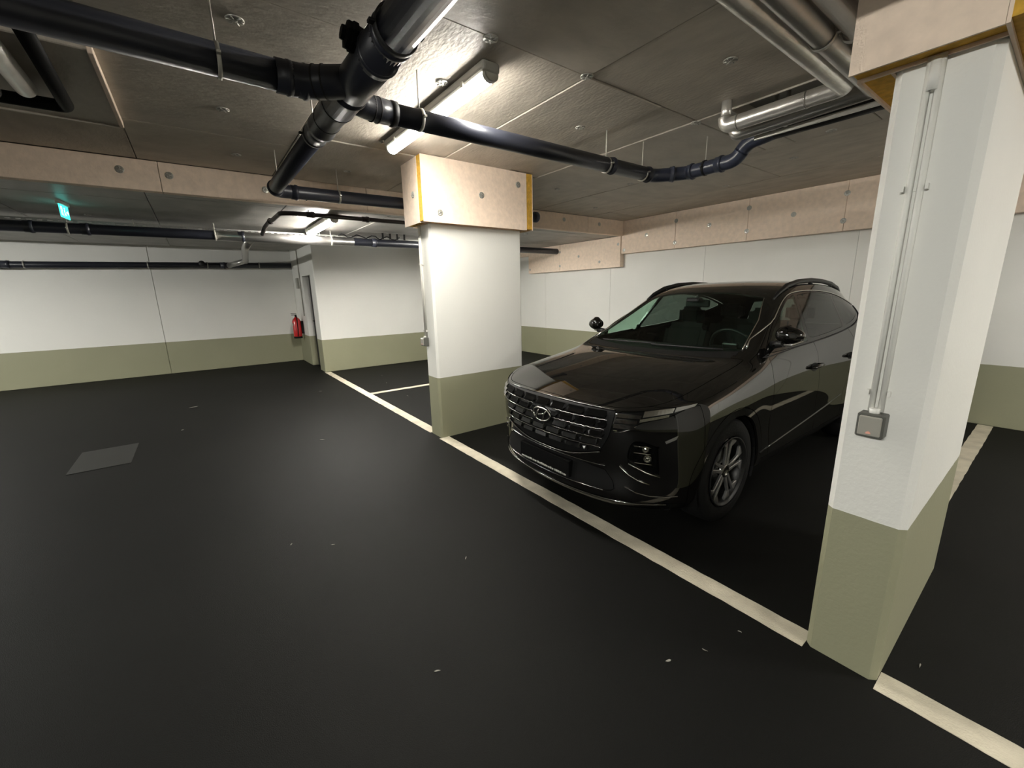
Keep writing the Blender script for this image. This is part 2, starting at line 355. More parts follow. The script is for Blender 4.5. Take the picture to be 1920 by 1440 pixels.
# ================================================================ FLOOR MARKINGS
def stripe(x0, x1, y0, y1, label):
    n = max(2, int(max(x1-x0, y1-y0)/.06)); lx = (x1-x0) > (y1-y0); bm = bmesh.new(); A = []; B = []
    for i in range(n+1):
        t = i/n; j1, j2 = random.uniform(-.0025, .0025), random.uniform(-.0025, .0025)
        if lx: A.append(bm.verts.new((x0+(x1-x0)*t, y0+j1, .0025))); B.append(bm.verts.new((x0+(x1-x0)*t, y1+j2, .0025)))
        else: A.append(bm.verts.new((x0+j1, y0+(y1-y0)*t, .0025))); B.append(bm.verts.new((x1+j2, y0+(y1-y0)*t, .0025)))
    for i in range(n): bm.faces.new((A[i], A[i+1], B[i+1], B[i]) if lx else (A[i], B[i], B[i+1], A[i+1]))
    r = bmesh.ops.extrude_face_region(bm, geom=bm.faces[:]); 
    for g in r['geom']:
        if isinstance(g, bmesh.types.BMVert): g.co.z -= .0025
    bmesh.ops.recalc_face_normals(bm, faces=bm.faces[:])
    me = bpy.data.meshes.new('floor_marking'); bm.to_mesh(me); bm.free()
    return tag(link('floor_marking', me, 'line'), label, 'floor marking')
stripe(-9.4, -4.312, 1.985, 2.10, 'long cream painted floor line left of the column with yellow corners')
stripe(-4.048, -.492, 1.972, 2.09, 'cream painted floor line in front of the parked black car')
stripe(-.238, 4.5, 1.965, 2.085, 'worn cream floor line leading right from the foot of the nearest column')
stripe(-6.81, -6.70, 2.102, 6.98, 'thin cream bay divider line behind the left column, meeting the long line')
stripe(-4.24, -4.12, 3.19, 6.98, 'cream bay divider line from the left column to the back wall, left of the car')
stripe(-.445, -.325, 3.19, 6.98, 'cream bay divider line behind the nearest column towards the back wall')
pt = MB().box(-6.17, -5.44, -1.225, -.76, 0, .004, bev=.002).build('floor_cover', 'patch')
tag(pt, 'flat scuffed grey rectangular cover set in the dark floor at left', 'floor cover')

def scrap(x, y, s, label, group=None):
    bm = bmesh.new(); a = random.random()*3.1; vs = []
    for k in range(6):
        t = k*math.pi/3; rr = s*random.uniform(.5, 1)*(1 if k % 3 else 1.5)
        px, py = rr*math.cos(t), .35*rr*math.sin(t); vs.append(bm.verts.new((px*math.cos(a)-py*math.sin(a), px*math.sin(a)+py*math.cos(a), .002+random.random()*.004)))
    bm.faces.new(vs); r = bmesh.ops.extrude_face_region(bm, geom=bm.faces[:])
    for g in r['geom']:
        if isinstance(g, bmesh.types.BMVert): g.co.z += .002
    bmesh.ops.recalc_face_normals(bm, faces=bm.faces[:])
    me = bpy.data.meshes.new('litter_scrap'); bm.to_mesh(me); bm.free(); o = link('litter_scrap', me, 'scrap'); o.location = (x, y, .0005)
    return tag(o, label, 'scrap', group)
scrap(-7.72, -.27, .05, 'pale scrap of litter on the floor well beyond the grey floor cover')
scrap(-.817, 1.429, .014, 'sliver of pale litter on the floor in front of the nearest column')
scrap(-.147, 2.249, .012, 'white scrap on the dark floor just right of the nearest column')
for x, y in [(-2.847, .27), (-2.666, .487), (-6.42, -.372), (-4.885, .917), (-7.522, 1.484), (-.701, 1.832), (-.751, 1.604), (-8.2, 2.8), (-7.4, 2.6), (-6.2, 2.5), (-1.4, .6), (-2.0, 1.1)]:
    scrap(x, y, .011 if x > -4 else .02, 'tiny speck of pale grit scattered on the dark floor', 'specks of grit on the dark floor')

# ================================================================ LAMPS
def strip_lamp(x0, y, z, L, dm, label, group=None):
    t = thing('ceiling_lamp', (x0+L/2, y, z), label, 'lamp', group)
    h = L/2
    def wc(mb, n, m): o = mb.build(n, m); o.parent = t; return o
    wc(MB().box(-h, h, -.062, .062, -.062, 0, bev=.020, seg=3), 'lamp_housing', 'grey')
    prof = []
    for k in range(13):
        a = math.pi*k/12; prof.append((.046*math.cos(a), -.060-.046*math.sin(a)**.8))
    mb = MB(); mb.prism(prof, -h+.035, h-.035, 'x'); wc(mb, 'diffuser', dm)
    for s in (-1, 1):
        mb = MB(); mb.prism([(p*1.06, q*1.03) for p, q in prof], min(s*(h-.035), s*h), max(s*(h-.035), s*h), 'x', bev=.004); wc(mb, 'end_cap', 'white')
    for k in (-.35, .35): wc(MB().box(k*L-.012, k*L+.012, -.068, .068, -.072, -.040, bev=.003), 'lamp_clip', 'zinc')
    return t
strip_lamp(-3.80, 1.56, ZC, 1.57, 'lamp', 'lit fluorescent strip lamp on the ceiling beside the clad column head')
strip_lamp(-7.42, 1.59, ZL, 1.50, 'lamp_far', 'lit strip lamp on the lowered far ceiling behind the dark pipes')
strip_lamp(2.6, 1.56, ZC, 1.57, 'fill_right', 'added unseen fill lamp on the ceiling to the right of the viewer', None)  # added out of view to brighten the column sides facing right
strip_lamp(2.2, 4.7, ZC, 1.57, 'fill_bay', 'added unseen fill lamp over the bay hidden behind the nearest column', None)  # unseen extra lamp, lifts the back wall and its cladding
strip_lamp(-8.0, 4.2, ZL, 1.5, 'fill_hidden', 'added fill lamp over the far bay hidden behind the left column', None)  # extra lamp tucked behind the column to brighten the back wall
strip_lamp(-.5, -3.2, ZC, 1.57, 'fill_back', 'added unseen fill lamp on the ceiling behind the viewer', None)  # added behind the viewer to light the column fronts
strip_lamp(-9.3, -4.6, ZL, 1.57, 'fill_left', 'added unseen fill lamp on the lowered ceiling beyond the left edge of the view', None)  # added off the left edge to brighten the left wall

# ================================================================ PIPES
def rod(root, x, y, z0, z1=ZC, r=.0045):
    return world_child(MB().tube([(x, y, z0), (x, y, z1-.004)], r, 8).build('hanger_rod', 'rod'), root)
def clampring(root, p, d, r, m='zinc', w=.02):
    p = Vector(p); d = Vector(d).normalized()
    mb = MB(); mb.lathe(p-d*w/2, p+d, [(0, r+.001), (0, r+.006), (w, r+.006), (w, r+.001)], 28)
    s = d.cross(Vector((0, 0, 1))).normalized()
    for k in (-1, 1):
        q = p + s*k*(r+.016); b2 = bmesh.new(); bmesh.ops.create_cube(b2, size=1)
        R = Matrix((s, d, Vector((0, 0, 1)))).transposed().to_4x4()
        mb.merge(b2, Matrix.Translation(q) @ R @ Matrix.Diagonal((.024, w, .010, 1)))
    return world_child(mb.build('pipe_clamp', m), root)
def socket(root, p, d, r, L=.06, m='pipe', big=.010):
    p = Vector(p); d = Vector(d).normalized()
    mb = MB(); mb.lathe(p-d*L/2, p+d, [(0, r-.002), (0, r+big*.55), (L*.55, r+big*.6), (L*.6, r+big), (L*.78, r+big*1.15), (L*.82, r+big), (L, r+big*.9), (L, r-.002)], 32)
    return world_child(mb.build('socket', m), root)
def seam_ring(root, p, d, r, w=.008):
    p = Vector(p); d = Vector(d).normalized(); mb = MB(); mb.lathe(p-d*w/2, p+d, [(0, r), (0, r+.0035), (w, r+.0035), (w, r)], 32)
    return world_child(mb.build('seal_ring', 'rubber'), root)
def pipe(root, pts, r, m='pipe', name='pipe', n=28): return world_child(MB().tube(pts, r, n).build(name, m), root)

ZP = 2.63
dp = thing('drain_pipe', (-2.4, .79, ZP), 'large dark drain pipe under the near ceiling with branches meeting at a three way junction', 'pipe')
R1, R2 = .082, .062
pipe(dp, [(2.2, .83, ZP-.03), (-1.88, .80, ZP)], R1, name='main_pipe')
pipe(dp, [(-1.86, .80, ZP), (-2.62, .79, ZP)], R1+.006, name='junction_body')
socket(dp, (-1.86, .80, ZP), (1, 0, 0), R1, .07); clampring(dp, (-1.80, .80, ZP), (1, 0, 0), R1+.004, 'rubber', .028)
socket(dp, (-2.02, .80, ZP), (1, 0, 0), R1+.002, .05); socket(dp, (-2.40, .79, ZP), (-1, 0, 0), R1+.002, .05)
seam_ring(dp, (-2.62, .79, ZP), (1, 0, 0), R1+.004)
world_child(MB().lathe((-2.60, .79, ZP), (-5, .79, ZP), [(0, R1+.004), (.05, R1+.004), (.12, R2+.016), (.36, R2+.014), (.38, R2+.020), (.42, R2+.020), (.42, R2)], 32).build('reducer', 'pipe'), dp)
seam_ring(dp, (-2.86, .79, ZP), (1, 0, 0), R2+.014)
pipe(dp, [(-2.95, .785, ZP), (-3.20, .785, ZP)], R2+.008, name='pipe'); clampring(dp, (-3.17, .785, ZP), (1, 0, 0), R2+.006, 'rubber', .022)
pipe(dp, path([(-3.15, .785, ZP), (-4.875, .765, ZP-.012), (-4.90, 4.14, ZP+.02)], .10), R2, name='pipe')
socket(dp, (-4.74, .768, ZP-.012), (-1, 0, 0), R2, .06); socket(dp, (-4.88, .95, ZP-.01), (0, 1, 0), R2, .06)
seam_ring(dp, (-4.89, 1.06, ZP-.01), (0, 1, 0), R2)
clampring(dp, (-4.885, 1.38, ZP-.005), (0, 1, 0), R2); rod(dp, -4.885, 1.38, ZP+.06)
clampring(dp, (-4.885, 2.7, ZP), (0, 1, 0), R2); rod(dp, -4.885, 2.7, ZP+.06)
world_child(MB().lathe((-4.90, 4.10, ZP+.02), (-4.90, 5, ZP+.02), [(0, R2), (0, R2+.009), (.05, R2+.010), (.06, R2+.002), (.065, R2-.02), (.065, 0)], 28).build('end_plug', 'pipe_blue'), dp)
# left branch
RL = .066
pipe(dp, [(-2.46, -4.5, ZP+.03), (-2.455, .50, ZP)], RL, name='branch_pipe')
socket(dp, (-2.455, .50, ZP), (0, 1, 0), RL, .06); 
pipe(dp, path([(-2.455, .46, ZP), (-2.45, .60, ZP), (-2.32, .78, ZP)], .06), RL+.007, name='branch_bend')
socket(dp, (-2.452, .575, ZP), (0, 1, 0), RL+.002, .045, m='pipe'); seam_ring(dp, (-2.425, .635, ZP), (.55, .8, 0), RL+.007); seam_ring(dp, (-2.40, .672, ZP), (.55, .8, 0), RL+.007)
clampring(dp, (-2.456, .235, ZP), (0, 1, 0), RL, 'rod', .016); rod(dp, -2.456, .235, ZP+RL)
clampring(dp, (-2.456, -1.5, ZP), (0, 1, 0), RL, 'rod', .016); rod(dp, -2.456, -1.5, ZP+RL)
# right branch along the ceiling above the car
RR = .058
pipe(dp, path([(-2.50, .80, ZP), (-2.56, .93, ZP), (-2.575, 1.06, ZP)], .05), RR+.007, name='branch_bend')
seam_ring(dp, (-2.565, .955, ZP), (-.1, 1, 0), RR+.007); seam_ring(dp, (-2.57, .99, ZP), (-.1, 1, 0), RR+.007)
socket(dp, (-2.575, 1.06, ZP), (0, 1, 0), RR, .08, m='rubber')
pipe(dp, [(-2.575, 1.04, ZP), (-2.56, 3.52, ZP+.002)], RR, name='branch_pipe')
for y in (1.25, 2.944, 3.44): clampring(dp, (-2.567, y, ZP), (0, 1, 0), RR, 'zinc', .018); rod(dp, -2.567, y, ZP+RR)
for y in (3.0, 3.5): socket(dp, (-2.562, y, ZP), (0, 1, 0), RR, .05)
pb = path([(-2.56, 3.48, ZP), (-2.56, 3.60, ZP), (-2.35, 3.80, ZP+.005), (-1.90, 3.81, ZP+.01), (-1.83, 3.81, ZP+.12), (-1.62, 3.81, ZP+.15)], .07)
pipe(dp, [(-1.66, 3.81, ZP+.15), (-.95, 3.81, ZP+.15)], RR, 'rubber', 'pipe')
pipe(dp, pb, RR, 'pipe_blue', 'bend_pipe')
socket(dp, (-2.44, 3.71, ZP+.003), (.72, .69, 0), RR, .04, 'pipe_blue'); socket(dp, (-2.30, 3.80, ZP+.006), (1, 0, 0), RR, .05, 'pipe_blue'); socket(dp, (-2.04, 3.81, ZP+.01), (1, 0, 0), RR, .06, 'pipe_blue')
clampring(dp, (-2.17, 3.805, ZP+.01), (1, 0, 0), RR, 'rubber', .02); rod(dp, -2.17, 3.805, ZP+RR+.01); rod(dp, -1.80, .80, ZP+R1)
rod(dp, -3.17, .785, ZP+R2); rod(dp, -4.56, .765, ZP+R2)
# inspection cap on the main pipe
mb = MB(); mb.lathe((-2.06, .755, ZP+.05), (-2.06, .5, ZP+.10), [(0, .05), (.03, .052), (.035, .060), (.055, .060), (.058, .054), (.075, .054), (.08, .030), (.095, .028), (.095, 0)], 8, smooth=False)
world_child(mb.build('inspection_cap', 'black'), dp)

# far large pipe parallel to the step, with wire tray behind it
fp = thing('drain_pipe', (-7.4, 0, 2.46), 'long thick black pipe crossing the far ceiling in front of the perforated tray', 'pipe')
XF, RF, ZF = -7.40, .062, 2.462
pipe(fp, [(XF, -5, ZF-.02), (XF, 6.87, ZF+.028)], RF, 'pipe')
pipe(fp, [(XF, .35, ZF), (XF, 2.25, ZF+.005)], RF+.006, 'foil_dark', 'pipe_jacket')
for y in (-1.42, -.95, .66, 2.6): socket(fp, (XF, y, ZF+(y*.004)), (0, 1, 0), RF, .08)
for y in (-1.1, .35, 1.9): clampring(fp, (XF, y, ZF+(y*.004)), (0, 1, 0), RF+.006, 'rod', .02); rod(fp, XF, y, ZF+RF, ZL)
# branch falling back to the wall pipe
wp = thing('drain_pipe', (-11.58, 0, 2.25), 'thin dark pipe running level along the far left wall', 'pipe')
RW = .062
pipe(wp, [(-11.56, -6, 2.215), (-11.56, 1.97, 2.335)], RW, 'pipe')
pipe(wp, path([(-7.55, .78, 2.44), (-8.6, .80, 2.42), (-11.30, 1.02, 2.40), (-11.54, .70, 2.31)], .12), .055, 'foil_dark', 'branch_pipe')
socket(wp, (-11.2, 1.01, 2.40), (-1, 0, 0), .055, .10, 'foil_dark'); socket(wp, (-11.56, .60, 2.313), (0, 1, 0), RW, .10)
world_child(MB().lathe((-11.50, .22, 2.33), (-11.3, .22, 2.36), [(0, .05), (.05, .05), (.055, .058), (.08, .058), (.08, 0)], 20).build('end_plug', 'rubber'), wp)
for y in (-.68, .32, 1.3, -2.4): clampring(wp, (-11.56, y, 2.31+y*.015), (0, 1, 0), RW, 'zinc', .02)
for y in (-.68, .32, 1.3): world_child(MB().tube([(-11.50, y, 2.245+y*.015), (-11.70, y, 2.245+y*.015)], .008, 8).build('wall_bracket', 'zinc'), wp)
for y in (-2.62,): socket(wp, (-11.56, y, 2.27), (0, 1, 0), RW, .10, 'pipe')
# small brown pipe
bp_ = thing('heating_pipe', (-6.0, 1.0, 2.56), 'slim dark brown pipe zigzagging across the far ceiling to the strip lamp', 'pipe')
pipe(bp_, path([(-7.30, .92, 2.50), (-7.05, .93, 2.56), (-6.62, .93, 2.575), (-6.42, .95, 2.575), (-5.86, .96, 2.575), (-5.80, 1.10, 2.575), (-5.80, 3.6, 2.575)], .05), .026, 'brown')
for p, d in (((-6.55, .94, 2.575), (1, 0, 0)), ((-5.80, 1.28, 2.575), (0, 1, 0)), ((-5.80, 1.95, 2.575), (0, 1, 0))): socket(bp_, p, d, .026, .09, 'brown', .012)
rod(bp_, -5.80, 1.26, 2.59, ZL); rod(bp_, -6.55, .94, 2.59, ZL)
# perforated tray
tr = thing('cable_tray', (-7.56, 0, 2.55), 'perforated galvanised cable tray above the thick black far pipe', 'cable tray')
mb = MB(); xx = -7.50
holes = [-1.7+.085*k for k in range(66)]
mb.box(xx, xx+.002, -5, 5.2, 2.530, 2.546); mb.box(xx, xx+.002, -5, 5.2, 2.556, 2.572); mb.box(xx, xx+.002, -5, -1.72, 2.546, 2.556); mb.box(xx, xx+.002, 3.85, 5.2, 2.546, 2.556)
for h in holes[:-1]: mb.box(xx, xx+.002, h+.045, h+.085, 2.546, 2.556)
world_child(mb.build('side_rail', 'steel'), tr)
world_child(MB().box(-7.80, -7.50, -5, 5.2, 2.528, 2.531).build('tray_base', 'steel'), tr)
world_child(MB().box(-7.802, -7.80, -5, 5.2, 2.530, 2.572).build('side_rail', 'steel'), tr)
for y in (-2.5, -.5, .36, 1.75, 3.2):
    mb = MB(); mb.box(-7.83, -7.47, y-.02, y+.02, 2.515, 2.528); mb.build
    world_child(mb.build('tray_bracket', 'steel'), tr); rod(tr, -7.82, y, 2.52, ZL); rod(tr, -7.48, y, 2.52, ZL)
# cable loops hanging above the pipe
cb = thing('cable_bundle', (-7.35, 2.7, 2.56), 'loops of dark cable and straps above the far pipe near the left column', 'cable')
pts = [(-7.34+.03*math.sin(i*1.7), 2.0+.05*i, 2.555+.025*math.sin(i*1.25)) for i in range(22)]
world_child(MB().tube(pts, .009, 8).build('cable', 'black'), cb)
for k in range(4):
    y = 2.72+.13*k; world_child(MB().box(-7.332, -7.316, y, y+.03, 2.535, ZL).build('strap', 'black'), cb)
# exit sign
ex = thing('exit_sign', (-6.6, -.98, ZL), 'small glowing green exit sign hanging from the far dark ceiling', 'sign', rz=math.radians(84))
def exc(mb, n, m): o = mb.build(n, m); o.parent = ex; return o
exc(MB().box(-.02, .02, -.13, .13, -.035, 0, bev=.004), 'sign_housing', 'white')
exc(MB().box(-.004, .004, -.12, .12, -.165, -.035, bev=.001), 'sign_panel', 'exit')
mb = MB()
for sx in (.0045, -.0045):
    a, b = (min(sx, sx*1.4), max(sx, sx*1.4))
    mb.box(a, b, -.075, -.065, -.145, -.055); mb.box(a, b, -.105, -.065, -.06, -.055); mb.box(a, b, -.105, -.1, -.145, -.055)      # doorway
    mb.prism([(-.02, -.085), (.0, -.08), (.0, -.115), (-.015, -.12)], a, b, 'x')                                                      # running figure
    mb.prism([(-.012, -.062), (.002, -.058), (.006, -.070), (-.006, -.076)], a, b, 'x')
    mb.prism([(-.015, -.115), (-.005, -.115), (-.03, -.150), (-.04, -.145)], a, b, 'x'); mb.prism([(-.008, -.112), (.004, -.112), (.03, -.135), (.02, -.14)], a, b, 'x')
    mb.prism([(.04, -.095), (.075, -.095), (.075, -.080), (.105, -.102), (.075, -.125), (.075, -.110), (.04, -.110)], a, b, 'x')
exc(mb, 'sign_symbol', 'exit_white')
# fire extinguisher on the wall at the far corner
fe = thing('fire_extinguisher', (-11.15, 1.86, .62), 'red fire extinguisher on the white wall beside the doorway in the far corner', 'fire extinguisher')
def fec(mb, n, m): o = mb.build(n, m); o.parent = fe; return o
fec(MB().lathe((0, 0, 0), (0, 0, 1), [(.0, 0), (0, .085), (.045, .092), (.40, .092), (.455, .07), (.49, .03), (.50, .028), (.50, 0)], 28), 'cylinder_body', 'red')
fec(MB().lathe((0, 0, -.004), (0, 0, 1), [(0, 0), (0, .094), (.045, .094), (.045, .091)], 28), 'base_ring', 'black')
mb = MB(); mb.lathe((0, 0, .50), (0, 0, 1), [(0, .024), (.05, .022), (.06, .016), (.06, 0)], 16); mb.box(-.015, .015, -.09, .02, .545, .56); mb.box(-.012, .012, -.10, .02, .575, .587); fec(mb, 'valve_lever', 'black')
fec(MB().tube(path([(.03, 0, .53), (.12, 0, .52), (.125, -.01, .15), (.11, -.02, .05)], .05), .011, 10), 'hose', 'black')
fec(MB().lathe((.03, -.088, .33), (.035, -.11, .33), [(0, .035), (.006, .034), (.006, 0)], 16), 'round_label', 'scrap')
fec(MB().box(-.05, .05, .088, .14, .1, .40), 'wall_bracket', 'black')
# conduit and small box on that wall
cw = tag(MB().tube([(-10.80, 1.985, 1.15), (-10.80, 1.985, 2.98)], .012, 10).build('cable_conduit', 'grey'), 'thin grey conduit running up the wall between the fire extinguisher and the doorway', 'conduit')
cj = tag(MB().box(-11.12, -10.98, 1.95, 2.0, 1.78, 2.02, bev=.006).build('junction_box', 'grey'), 'small grey box high on the narrow wall above the fire extinguisher', 'box')

# ================================================================ LAGGED PIPES UPPER RIGHT
ip = thing('insulated_pipe', (-1.02, 1, 2.745), 'shiny foil lagged pipe turning under the ceiling and rising in an elbow above the car', 'pipe')
pipe(ip, path([(-1.02, -6, 2.80), (-1.02, 3.27, 2.745), (-1.735, 3.27, 2.742), (-1.735, 3.27, 2.80)], .05), .050, 'foil', 'lagging')
pipe(ip, [(-1.735, 3.27, 2.78), (-1.735, 3.27, 2.905)], .034, 'foil', 'riser')
for x in (-1.22, -1.64): seam_ring(ip, (x, 3.27, 2.743), (1, 0, 0), .0485, .010).data.materials[0] = M['foil_dark']
ip2 = thing('insulated_pipe', (-.915, 1, 2.73), 'thicker dull foil lagged pipe just behind the shiny one, above the car', 'pipe')
pipe(ip2, path([(-.915, -6, 2.83), (-.915, 3.42, 2.735), (-1.73, 3.42, 2.715), (-1.735, 3.42, 2.78)], .04), .050, 'foil_dark', 'lagging')
world_child(MB().box(-1.62, -.80, 3.48, 3.495, 2.655, 2.685, bev=.002).build('support_rail', 'zinc'), ip2)
ip3 = thing('insulated_pipe', (-.80, 1, 2.74), 'foil lagged pipe nearest the clad head of the near column', 'pipe')
pipe(ip3, [(-.805, -6, 2.79), (-.805, 5.2, 2.755)], .050, 'foil_dark', 'lagging')
clampring(ip3, (-.805, 2.6, 2.745), (0, 1, 0), .050, 'zinc'); clampring(ip2, (-.915, 2.55, 2.74), (0, 1, 0), .050, 'zinc')
ip4 = thing('drain_pipe', (-.67, 1, 2.76), 'black pipe beside the foil lagged pipes under the ceiling at upper right', 'pipe')
pipe(ip4, [(-.67, -6, 2.76), (-.67, 5.2, 2.76)], .045, 'rubber')
# recess in the ceiling
rc = thing('ceiling_recess', (REC[0], REC[2], ZC), 'rectangular opening in the ceiling boards where the lagged pipes rise', 'recess')
rc['kind'] = 'structure'
for a in ((REC[0]-.001, REC[0]+.012, REC[2], REC[3]), (REC[1]-.012, REC[1]+.001, REC[2], REC[3]), (REC[0], REC[1], REC[3]-.012, REC[3]+.001), (REC[0], REC[1], REC[2]-.001, REC[2]+.012)):
    world_child(MB().box(*a, ZC-.004, 2.998).build('recess_lining', 'board2'), rc)
vs = thing('valve', (-1.55, 3.62, 2.85), 'small brass grey valve on a thin pipe inside the ceiling opening', 'valve')
mb = MB(); mb.tube([(-1.55, 3.62, 2.72), (-1.55, 3.62, 2.995)], .014, 10); mb.lathe((-1.55, 3.62, 2.80), (-1.55, 3.62, 3), [(0, .014), (0, .028), (.05, .028), (.05, .014)], 6, smooth=False)
world_child(mb.build('valve_body', 'zinc'), vs)
world_child(MB().tube([(-1.47, 3.62, 2.73), (-1.47, 3.62, 2.995)], .012, 10).build('riser', 'zinc'), vs)
# upper left corner: pipes under the proud board
ul = thing('heating_pipe', (-4.1, -.6, 2.80), 'matt black pipe bent at a right angle below the ceiling at upper left', 'pipe')
pipe(ul, path([(-2.9, -.44, 2.80), (-4.02, -.47, 2.80), (-4.05, -2.4, 2.80)], .05), .036, 'black')
ul2 = thing('insulated_pipe', (-3.8, -.62, 2.78), 'short foil lagged pipe end at the upper left corner of the view', 'pipe')
pipe(ul2, [(-2.8, -.60, 2.79), (-3.78, -.60, 2.79)], .048, 'foil', 'lagging'); pipe(ul2, [(-3.0, -.76, 2.79), (-3.92, -.76, 2.79)], .040, 'foil_dark', 'lagging')

# ================================================================ CAR
# local frame: x lateral, y rearwards from the nose, z up
def glass_mat(name, tint, fres=1.5):
    m = bpy.data.materials.new(name); m.use_nodes = True; nt = m.node_tree; nt.nodes.remove(nt.nodes['Principled BSDF'])
    t = nt.nodes.new('ShaderNodeBsdfTransparent'); t.inputs[0].default_value = (*tint, 1)
    g = nt.nodes.new('ShaderNodeBsdfGlossy'); g.inputs['Roughness'].default_value = 0.01
    f = nt.nodes.new('ShaderNodeFresnel'); ge = nt.nodes.new('ShaderNodeNewGeometry'); ma = nt.nodes.new('ShaderNodeMath'); ma.operation = 'MULTIPLY_ADD'; ma.inputs[1].default_value = 1/fres-fres; ma.inputs[2].default_value = fres; nt.links.new(ge.outputs['Backfacing'], ma.inputs[0]); nt.links.new(ma.outputs[0], f.inputs[0]); x = nt.nodes.new('ShaderNodeMixShader')
    nt.links.new(f.outputs[0], x.inputs[0]); nt.links.new(t.outputs[0], x.inputs[1]); nt.links.new(g.outputs[0], x.inputs[2])
    nt.links.new(x.outputs[0], nt.nodes['Material Output'].inputs[0]); return m
M['paint'] = mat('black_pearl_paint', (0.0045, 0.0042, 0.0038), 0.5, spec=0.0, coat=1.0)
M['paint'].node_tree.nodes['Principled BSDF'].inputs['Coat IOR'].default_value = 1.62
M['glass'] = glass_mat('clear_car_glass', (0.62, 0.80, 0.70))
M['glass_dark'] = glass_mat('tinted_car_glass', (0.16, 0.18, 0.17))
M['lens'] = glass_mat('lamp_lens', (0.75, 0.75, 0.72))
M['gloss'] = mat('gloss_black_trim', (0.004, 0.004, 0.004), 0.12, spec=.3)
M['satin'] = mat('satin_black_trim', (0.008, 0.008, 0.008), 0.42, spec=.35)
M['dchrome'] = mat('dark_chrome', (0.28, 0.27, 0.26), 0.16, metal=1.0)
M['chrome'] = mat('satin_chrome', (0.62, 0.60, 0.56), 0.16, metal=1.0)
M['alloy'] = mat('machined_alloy', (0.36, 0.355, 0.345), 0.32, metal=0.8)
M['tyre'] = mat('tyre_rubber', (0.005, 0.005, 0.005), 0.75, spec=.2, bump=0.2, bscale=90)
M['fabric'] = mat('dark_seat_fabric', (0.008, 0.008, 0.0078), 0.85, spec=.2)
M['reflector'] = mat('lamp_reflector', (0.75, 0.74, 0.70), 0.10, metal=1.0)
M['plate_text'] = mat('pale_lettering', (0.45, 0.44, 0.40), 0.5)

CX, CY = -2.14, 1.86
car = thing('car', (CX, CY, 0), 'glossy black five-door SUV parked nose out between the two columns', 'car')
SIDE = lambda y, z0, s: [(.908+s, y, z0), (.930+s, y, .86), (.928+s, y, .72), (.918+s, y, .57), (.924+s, y, .43), (.905, y, .29), (.83, y, .215)]
RINGS = [
 [(0, .060, .893), (.27, .070, .892), (.50, .118, .886), (.66, .205, .888), (.765, .315, .905), (.838, .44, .922), (.878, .455, .868), (.900, .45, .79), (.908, .445, .70), (.908, .44, .58), (.898, .435, .45), (.886, .43, .30), (.84, .45, .22)],
 [(0, .30, .975), (.30, .31, .972), (.55, .36, .962), (.69, .45, .958), (.785, .53, .952), (.868, .60, .930), (.905, .62, .88), (.925, .62, .80), (.93, .62, .70), (.93, .62, .57), (.925, .62, .43), (.90, .62, .30), (.83, .62, .22)],
 [(0, .72, 1.045), (.31, .73, 1.042), (.57, .77, 1.030), (.71, .83, 1.018), (.80, .87, 1.002), (.880, .89, .965), (.918, .90, .90), (.935, .90, .81), (.938, .90, .71), (.938, .90, .57), (.93, .90, .43), (.90, .90, .30), (.83, .90, .22)],
 [(0, 1.02, 1.083), (.32, 1.035, 1.081), (.595, 1.08, 1.073), (.74, 1.14, 1.066), (.806, 1.20, 1.055), (.876, 1.24, 1.015)] + SIDE(1.25, .935, 0),
 [(0, 1.16, 1.100), (.32, 1.18, 1.100), (.60, 1.23, 1.108), (.758, 1.295, 1.118), (.817, 1.35, 1.112), (.872, 1.42, 1.065)] + SIDE(1.43, .965, .0),
 [(0, 1.59, 1.335), (.31, 1.61, 1.332), (.555, 1.665, 1.325), (.688, 1.73, 1.322), (.748, 1.77, 1.273), (.868, 1.72, 1.100)] + SIDE(1.73, .985, .002),
 [(0, 2.06, 1.588), (.30, 2.075, 1.583), (.505, 2.12, 1.568), (.612, 2.17, 1.545), (.662, 2.18, 1.498), (.872, 2.15, 1.135)] + SIDE(2.15, 1.0, .004),
 [(0, 2.70, 1.655), (.30, 2.70, 1.650), (.52, 2.70, 1.632), (.622, 2.70, 1.602), (.668, 2.70, 1.545), (.876, 2.70, 1.155)] + SIDE(2.70, 1.01, .004),
 [(0, 3.20, 1.650), (.30, 3.20, 1.645), (.51, 3.20, 1.625), (.612, 3.20, 1.592), (.660, 3.20, 1.535), (.870, 3.17, 1.190)] + SIDE(3.17, 1.03, .006),
 [(0, 3.66, 1.615), (.29, 3.66, 1.610), (.49, 3.65, 1.590), (.588, 3.63, 1.555), (.640, 3.62, 1.49), (.845, 3.60, 1.25)] + SIDE(3.58, 1.07, .014),
 [(0, 4.06, 1.555), (.28, 4.05, 1.550), (.465, 4.02, 1.525), (.560, 3.98, 1.485), (.61, 3.96, 1.42), (.79, 3.95, 1.24)] + SIDE(3.95, 1.08, .0),
 [(0, 4.22, 1.470), (.28, 4.21, 1.462), (.455, 4.18, 1.44), (.545, 4.16, 1.40), (.60, 4.16, 1.34), (.735, 4.18, 1.20)] + [(.84, 4.24, 1.05), (.885, 4.26, .90), (.89, 4.27, .74), (.89, 4.27, .59), (.885, 4.26, .45), (.87, 4.25, .31), (.82, 4.22, .24)],
]
